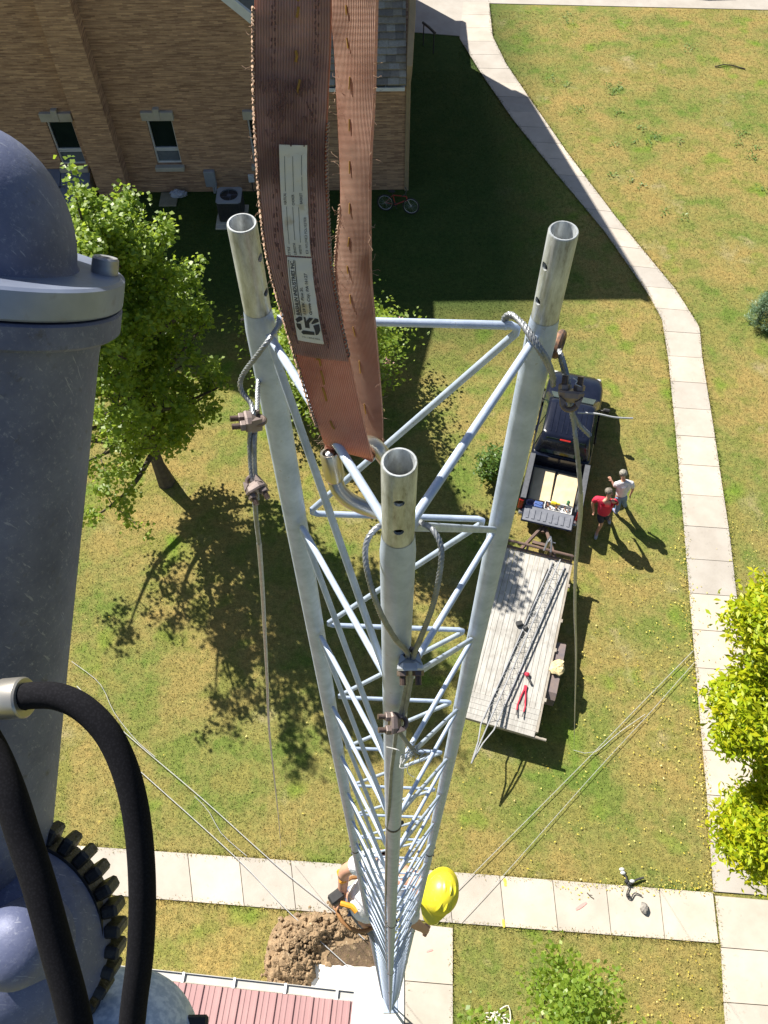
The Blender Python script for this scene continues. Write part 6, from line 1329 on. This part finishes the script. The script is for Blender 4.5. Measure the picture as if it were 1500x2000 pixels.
# ------------------------------------------------------------------ people
m_skin = pm('skin', (0.52, 0.29, 0.20), (0.46, 0.24, 0.165), 30, 0.55)
def cloth(name, c): return pm(name, c, tuple(x*0.82 for x in c), 9, 0.85, bs=0.8, bscale=11, bdist=0.04)
def person(label, J, shirt, pants, short_pants, hair_c, shoe_c, base, hat=False, belly=0.0, sleeve=0.55):
    P = {k: Vector(v)-base for k, v in J.items()}
    t = thing('person', label, 'person', tuple(base))
    nod = {}; rad = {}; ed = []
    def n_(k, p, r): nod[k] = p; rad[k] = r
    up = (P['head']-P['neck']).normalized(); sh = (P['shR']-P['shL']).normalized(); fwd = J.get('_f'); fwd = (sh.cross(up)*-1).normalized() if fwd is None else Vector(fwd).normalized()
    face = Vector(J['face'])-base if 'face' in J else P['head']+fwd*0.2
    fc = face-P['head']; fc = (fc-up*fc.dot(up)).normalized(); sd_ = fc.cross(up)
    spine = P['pelvis'].lerp(P['neck'], 0.45)+fwd*belly*0.5; chest = P['pelvis'].lerp(P['neck'], 0.78)
    n_('pelvis', P['pelvis'], 0.125); n_('spine', spine, 0.125+belly*0.4); n_('chest', chest, 0.13); n_('neck', P['neck'], 0.058)
    n_('jaw', P['neck'].lerp(P['head'], 0.55)+fc*0.02, 0.068); n_('skull', P['head']+up*0.0, 0.088); n_('crown', P['head']+up*0.075-fc*0.012, 0.068)
    n_('nose', P['head']-up*0.02+fc*0.108, 0.013); n_('chin', P['head']-up*0.085+fc*0.07, 0.03)
    ed += [('pelvis', 'spine'), ('spine', 'chest'), ('chest', 'neck'), ('neck', 'jaw'), ('jaw', 'skull'), ('skull', 'crown'), ('skull', 'nose'), ('jaw', 'chin')]
    for s, g in (('L', -1), ('R', 1)):
        n_('ear'+s, P['head']-up*0.01+sd_*0.095*g, 0.016); ed.append(('skull', 'ear'+s))
        n_('sh'+s, P['sh'+s], 0.062); n_('el'+s, P['el'+s], 0.042); n_('wr'+s, P['wr'+s], 0.028); ed += [('chest', 'sh'+s), ('sh'+s, 'el'+s), ('el'+s, 'wr'+s)]
        d = (P['wr'+s]-P['el'+s]).normalized(); pl = P['wr'+s]+d*0.055; n_('palm'+s, pl, (0.036, 0.022)); ed.append(('wr'+s, 'palm'+s))
        lat = d.cross(up); lat = lat.normalized() if lat.length > 0.2 else d.cross(fwd).normalized(); curl = lat.cross(d)
        if curl.z > 0: curl = -curl
        for q, (o_, ln_) in enumerate(((-0.030, 0.062), (-0.010, 0.075), (0.011, 0.070), (0.030, 0.055))):
            a = pl+lat*o_+d*0.030; b2 = a+d*ln_*0.55+curl*0.012; c2 = b2+d*ln_*0.25+curl*ln_*0.45
            n_(f'f{s}{q}a', a, 0.0095); n_(f'f{s}{q}b', b2, 0.009); n_(f'f{s}{q}c', c2, 0.0075); ed += [('palm'+s, f'f{s}{q}a'), (f'f{s}{q}a', f'f{s}{q}b'), (f'f{s}{q}b', f'f{s}{q}c')]
        a = P['wr'+s]+d*0.03+lat*0.038*g; b2 = a+d*0.04+lat*0.018*g+curl*0.015; n_(f't{s}a', a, 0.012); n_(f't{s}b', b2, 0.009); ed += [('palm'+s, f't{s}a'), (f't{s}a', f't{s}b')]
        n_('hip'+s, P['pelvis'].lerp(P['kn'+s], 0.12)+sh*0.09*g, 0.092); n_('kn'+s, P['kn'+s], 0.058); n_('an'+s, P['an'+s], 0.042)
        to = P['an'+s]+((Vector(J['toe'+s])-base-P['an'+s]).normalized() if 'toe'+s in J else fwd)*0.17; to.z = P['an'+s].z-0.045 if 'toe'+s not in J else to.z
        n_('to'+s, to, 0.035); ed += [('pelvis', 'hip'+s), ('hip'+s, 'kn'+s), ('kn'+s, 'an'+s), ('an'+s, 'to'+s)]
    skin('body', nod, ed, rad, m_skin, t, 2, 'pelvis')
    # clothing grown round the same joints
    c = {}; r = {}; e = [('a', 'b'), ('b', 'c'), ('c', 'd')]
    c['a'] = P['pelvis']+up*0.02; r['a'] = 0.165; c['b'] = spine; r['b'] = 0.165+belly*0.5; c['c'] = chest; r['c'] = 0.16; c['d'] = P['neck']-up*0.005; r['d'] = 0.072
    for s in 'LR':
        c['s'+s] = P['sh'+s]; r['s'+s] = 0.083; c['e'+s] = P['sh'+s].lerp(P['el'+s], sleeve); r['e'+s] = 0.068; c['g'+s] = P['sh'+s].lerp(P['el'+s], sleeve+0.14); r['g'+s] = 0.064; e += [('c', 's'+s), ('s'+s, 'e'+s), ('e'+s, 'g'+s)]
    skin('shirt', c, e, r, shirt, t, 2, 'b')
    c = {'p': P['pelvis']+up*0.05, 'q': P['pelvis']-up*0.02}; r = {'p': 0.145, 'q': 0.148}; e = [('p', 'q')]
    for s, g in (('L', -1), ('R', 1)):
        hp = P['pelvis'].lerp(P['kn'+s], 0.14)+sh*0.085*g
        c['h'+s] = hp; r['h'+s] = 0.112; c['k'+s] = hp.lerp(P['kn'+s], 0.92); r['k'+s] = 0.092 if short_pants else 0.078; e += [('q', 'h'+s), ('h'+s, 'k'+s)]
        if not short_pants: c['n'+s] = P['kn'+s].lerp(P['an'+s], 0.5); r['n'+s] = 0.07; c['m'+s] = P['kn'+s].lerp(P['an'+s], 0.95); r['m'+s] = 0.068; e += [('k'+s, 'n'+s), ('n'+s, 'm'+s)]
    skin('shorts' if short_pants else 'trousers', c, e, r, pants, t, 2, 'q')
    sm_ = pm('shoe', shoe_c, None, 20, 0.6)
    for s in 'LR': skin('shoe', {'a': P['an'+s]-(nod['to'+s]-P['an'+s]).normalized()*0.05-Vector((0, 0, .03)), 'b': P['an'+s].lerp(nod['to'+s], 0.45)-Vector((0, 0, .015)), 'c': nod['to'+s]+(nod['to'+s]-P['an'+s])*0.25}, [('a', 'b'), ('b', 'c')], {'a': 0.046, 'b': 0.05, 'c': 0.042}, sm_, t, 2)
    for g in (-1, 1):
        mb = MB(); mb.ball(P['head']+up*0.012+fc*0.083+sd_*0.032*g, 0.011, 8, 6); mb.build('eye', m_dkmetal, t)
    mb = MB(); mb.ball(P['head']-up*0.062+fc*0.087, (0.024, 0.024, 0.007), 8, 6); mb.build('mouth', pm('lip', (0.35, 0.13, 0.11)), t)
    if not hat:
        mb = MB(); rs = random.Random(4); q = up.to_track_quat('Z', 'Y').to_matrix()
        mb.ball(P['head']+up*0.035-fc*0.022, (0.099, 0.102, 0.094), 22, 14, jit=0.09, rot=q)
        hr_ = mb.build('hair', pm('grey_hair', hair_c, tuple(x*0.6 for x in hair_c), 40, 0.7, bs=0.6, bscale=80), t)
        # leave the face free: drop the hair in front
        bm = bmesh.new(); bm.from_mesh(hr_.data); dl = []
        for f in bm.faces:
            rel = f.calc_center_median()-P['head']
            if rel.dot(fc) > 0.045 and rel.dot(up) < 0.075 or rel.dot(up) < -0.055: dl.append(f)
        bmesh.ops.delete(bm, geom=dl, context='FACES'); bm.to_mesh(hr_.data); bm.free()
    return t, P, up, fc, sd_
red = dict(head=gp(1190, 962, 1.70), neck=gp(1186, 976, 1.49), pelvis=gp(1178, 1001, 0.93), shL=gp(1200, 978, 1.42), shR=gp(1165, 973, 1.42), elL=gp(1206, 985, 1.13), elR=gp(1157, 983, 1.13), wrL=gp(1203, 982, 0.93), wrR=gp(1159, 997, 0.90),
           knR=gp(1175, 1022, 0.50), anR=gp(1166, 1040, 0.10), knL=gp(1184, 1012, 0.48), anL=gp(1189, 1010, 0.09), face=gp(1190, 962, 1.70)+Vector((0.9, -0.35, -0.1)))
red['toeR'] = red['anR']+Vector((-0.1, -0.3, -0.04)); red['toeL'] = red['anL']+Vector((0.0, -0.3, -0.05)); red['_f'] = (-0.1, -1, 0)
person('person in a red shirt and navy shorts walking beside the pickup', red, cloth('red_shirt', (0.60, 0.02, 0.06)), cloth('navy_shorts', (0.018, 0.02, 0.05)), True, (0.19, 0.165, 0.135), (0.35, 0.36, 0.42), Vector((gp(1178, 1025).x, gp(1178, 1025).y, 0)), belly=0.07)
wh = dict(head=gp(1217, 925, 1.72), neck=gp(1218, 938, 1.50), pelvis=gp(1213, 968, 0.95), shL=gp(1204, 944, 1.42), shR=gp(1234, 943, 1.42), elL=gp(1201, 951, 1.18), elR=gp(1236, 956, 1.12), wrL=gp(1195, 940, 1.28), wrR=gp(1232, 965, 0.93),
          knL=gp(1208, 984, 0.52), anL=gp(1204, 1000, 0.13), knR=gp(1218, 980, 0.50), anR=gp(1221, 987, 0.09), face=gp(1217, 925, 1.72)+Vector((-0.3, 1, -0.1)))
wh['_f'] = (-0.2, 1, 0); wh['toeL'] = wh['anL']+Vector((-0.05, 0.2, -0.12)); wh['toeR'] = wh['anR']+Vector((0, 0.3, -0.05))
person('person in a white shirt and blue jeans seen from behind beside the pickup', wh, cloth('white_shirt', (0.72, 0.71, 0.75)), cloth('blue_jeans', (0.16, 0.24, 0.42)), False, (0.30, 0.28, 0.24), (0.2, 0.25, 0.4), Vector((gp(1213, 992).x, gp(1213, 992).y, 0)))
# climber hanging on the far side of the tower
wk = dict(pelvis=dp(702, 1765, 5.62), neck=dp(800, 1712, 5.08), head=dp(858, 1742, 4.93), shL=dp(792, 1762, 5.2), shR=dp(742, 1672, 5.16), elL=dp(806, 1800, 5.38), elR=dp(672, 1700, 5.35), wrL=dp(826, 1813, 5.52), wrR=dp(668, 1752, 5.5),
          knL=dp(745, 1812, 5.95), knR=dp(722, 1790, 5.9), anL=dp(757, 1838, 6.35), anR=dp(742, 1832, 6.35))
upw = (wk['head']-wk['neck']).normalized(); wk['face'] = wk['head']+sdir(-0.5, 0.8, -0.3); wk['_f'] = tuple(sdir(0.5, 0.6, -0.6))
base_w = Vector((wk['anL'].x, wk['anL'].y, wk['anL'].z-0.08))
t, Pw, up_, fc_, sd2 = person('person in a white shirt and yellow hard hat climbing the tower', wk, cloth('white_shirt', (0.80, 0.80, 0.82)), cloth('work_trousers', (0.12, 0.15, 0.22)), False, (0.3, 0.2, 0.1), (0.1, 0.07, 0.05), base_w, hat=True, sleeve=0.62)
m_hat = pm('yellow_hard_hat', (0.76, 0.66, 0.03), (0.70, 0.58, 0.04), 5, 0.38, c3=(0.55, 0.46, 0.06), s3=60)
hc_ = Pw['head']; hup = (sdir(0.35, -0.1, 1.0)); hf_ = sdir(-0.35, 0.95, 0.1); hf_ = (hf_-hup*hf_.dot(hup)).normalized(); hs_ = hup.cross(hf_)
mb = MB(); nA_, rows = 96, []
for j in range(29):
    a = math.pi/2*j/28
    row = []
    for k in range(nA_):
        th = 2*math.pi*k/nA_; rx = 0.100; ry = 0.122; rz = 0.120
        x = rx*math.cos(th)*math.cos(a); y = ry*math.sin(th)*math.cos(a); z = rz*math.sin(a)+0.02
        rg = 0.009*max(0, math.cos(x*2*math.pi/0.034))**2*math.sin(math.pi*min(1, max(0, (0.10-abs(y))/0.08)))*(1 if abs(x) < 0.045 else 0)
        row.append(hc_+hs_*x+hf_*y+hup*(z+rg*math.sin(a)))
    rows.append(row)
brim = []
for rr_, zz in ((1.16, 0.012), (1.17, 0.006), (1.0, 0.012)):
    row = []
    for k in range(nA_):
        th = 2*math.pi*k/nA_; ext = 1+0.32*max(0, math.sin(th))**3 if rr_ > 1.1 else 1
        row.append(hc_+hs_*0.100*rr_*math.cos(th)*(1 if rr_ > 1.1 else 1)+hf_*0.122*rr_*ext*math.sin(th)+hup*(zz-0.015*max(0, math.sin(th))**2))
    brim.append(row)
mb.loft(brim[::-1]+rows, cap=False); mb.build('hard_hat', m_hat, t, smooth=50)
m_or = pm('orange_tool', (0.70, 0.30, 0.02), (0.6, 0.24, 0.02), 30, 0.5)
tp = dp(657, 1752, 5.45)-base_w
mb = MB(); mb.box(tp, (0.10, 0.07, 0.09), Matrix.Rotation(0.6, 3, 'Z'), bev=0.012); mb.build('tool_pouch', m_black, t, smooth=0)
mb = MB(); mb.tube([tp+Vector((0.03, -0.04, 0.02)), tp+Vector((0.10, -0.06, 0.03)), tp+Vector((0.13, -0.09, 0.02))], 0.018, 8); mb.build('hand_tool', m_or, t, smooth=30); mb = MB(); mb.box(dp(668, 1712, 5.4)-base_w, (0.05, 0.09, 0.07), Matrix.Rotation(0.3, 3, 'Z'), bev=0.01); mb.build('tool_pouch', m_or, t, smooth=30)
mb = MB(); bl = []
for k in range(17): a = 2*math.pi*k/16; pv = Pw['pelvis']; ax_ = (Pw['neck']-pv).normalized(); u_ = ax_.orthogonal().normalized(); v_ = ax_.cross(u_); bl.append(pv+u_*0.168*math.cos(a)+v_*0.168*math.sin(a))
mb.tube(bl, 0.014, 8); mb.build('safety_belt', pm('tan_leather', (0.34, 0.17, 0.06), (0.25, 0.12, 0.05), 20, 0.7), t)
for k, J in (('red', red), ('wh', wh), ('wk', wk)):
    print(k, 'torso %.2f head-neck %.2f thigh %.2f %.2f shin %.2f %.2f uarm %.2f %.2f farm %.2f %.2f sh %.2f' % tuple((J[a]-J[b2]).length for a, b2 in (('pelvis', 'neck'), ('neck', 'head'), ('pelvis', 'knL'), ('pelvis', 'knR'), ('knL', 'anL'), ('knR', 'anR'), ('shL', 'elL'), ('shR', 'elR'), ('elL', 'wrL'), ('elR', 'wrR'), ('shL', 'shR'))))
print('truck', TL, sc_, 'trailer', DL, DW, 'leg', [tuple(round(x, 3) for x in p) for p in (TL_, TR_, TF_)], 'tree', tb[:])
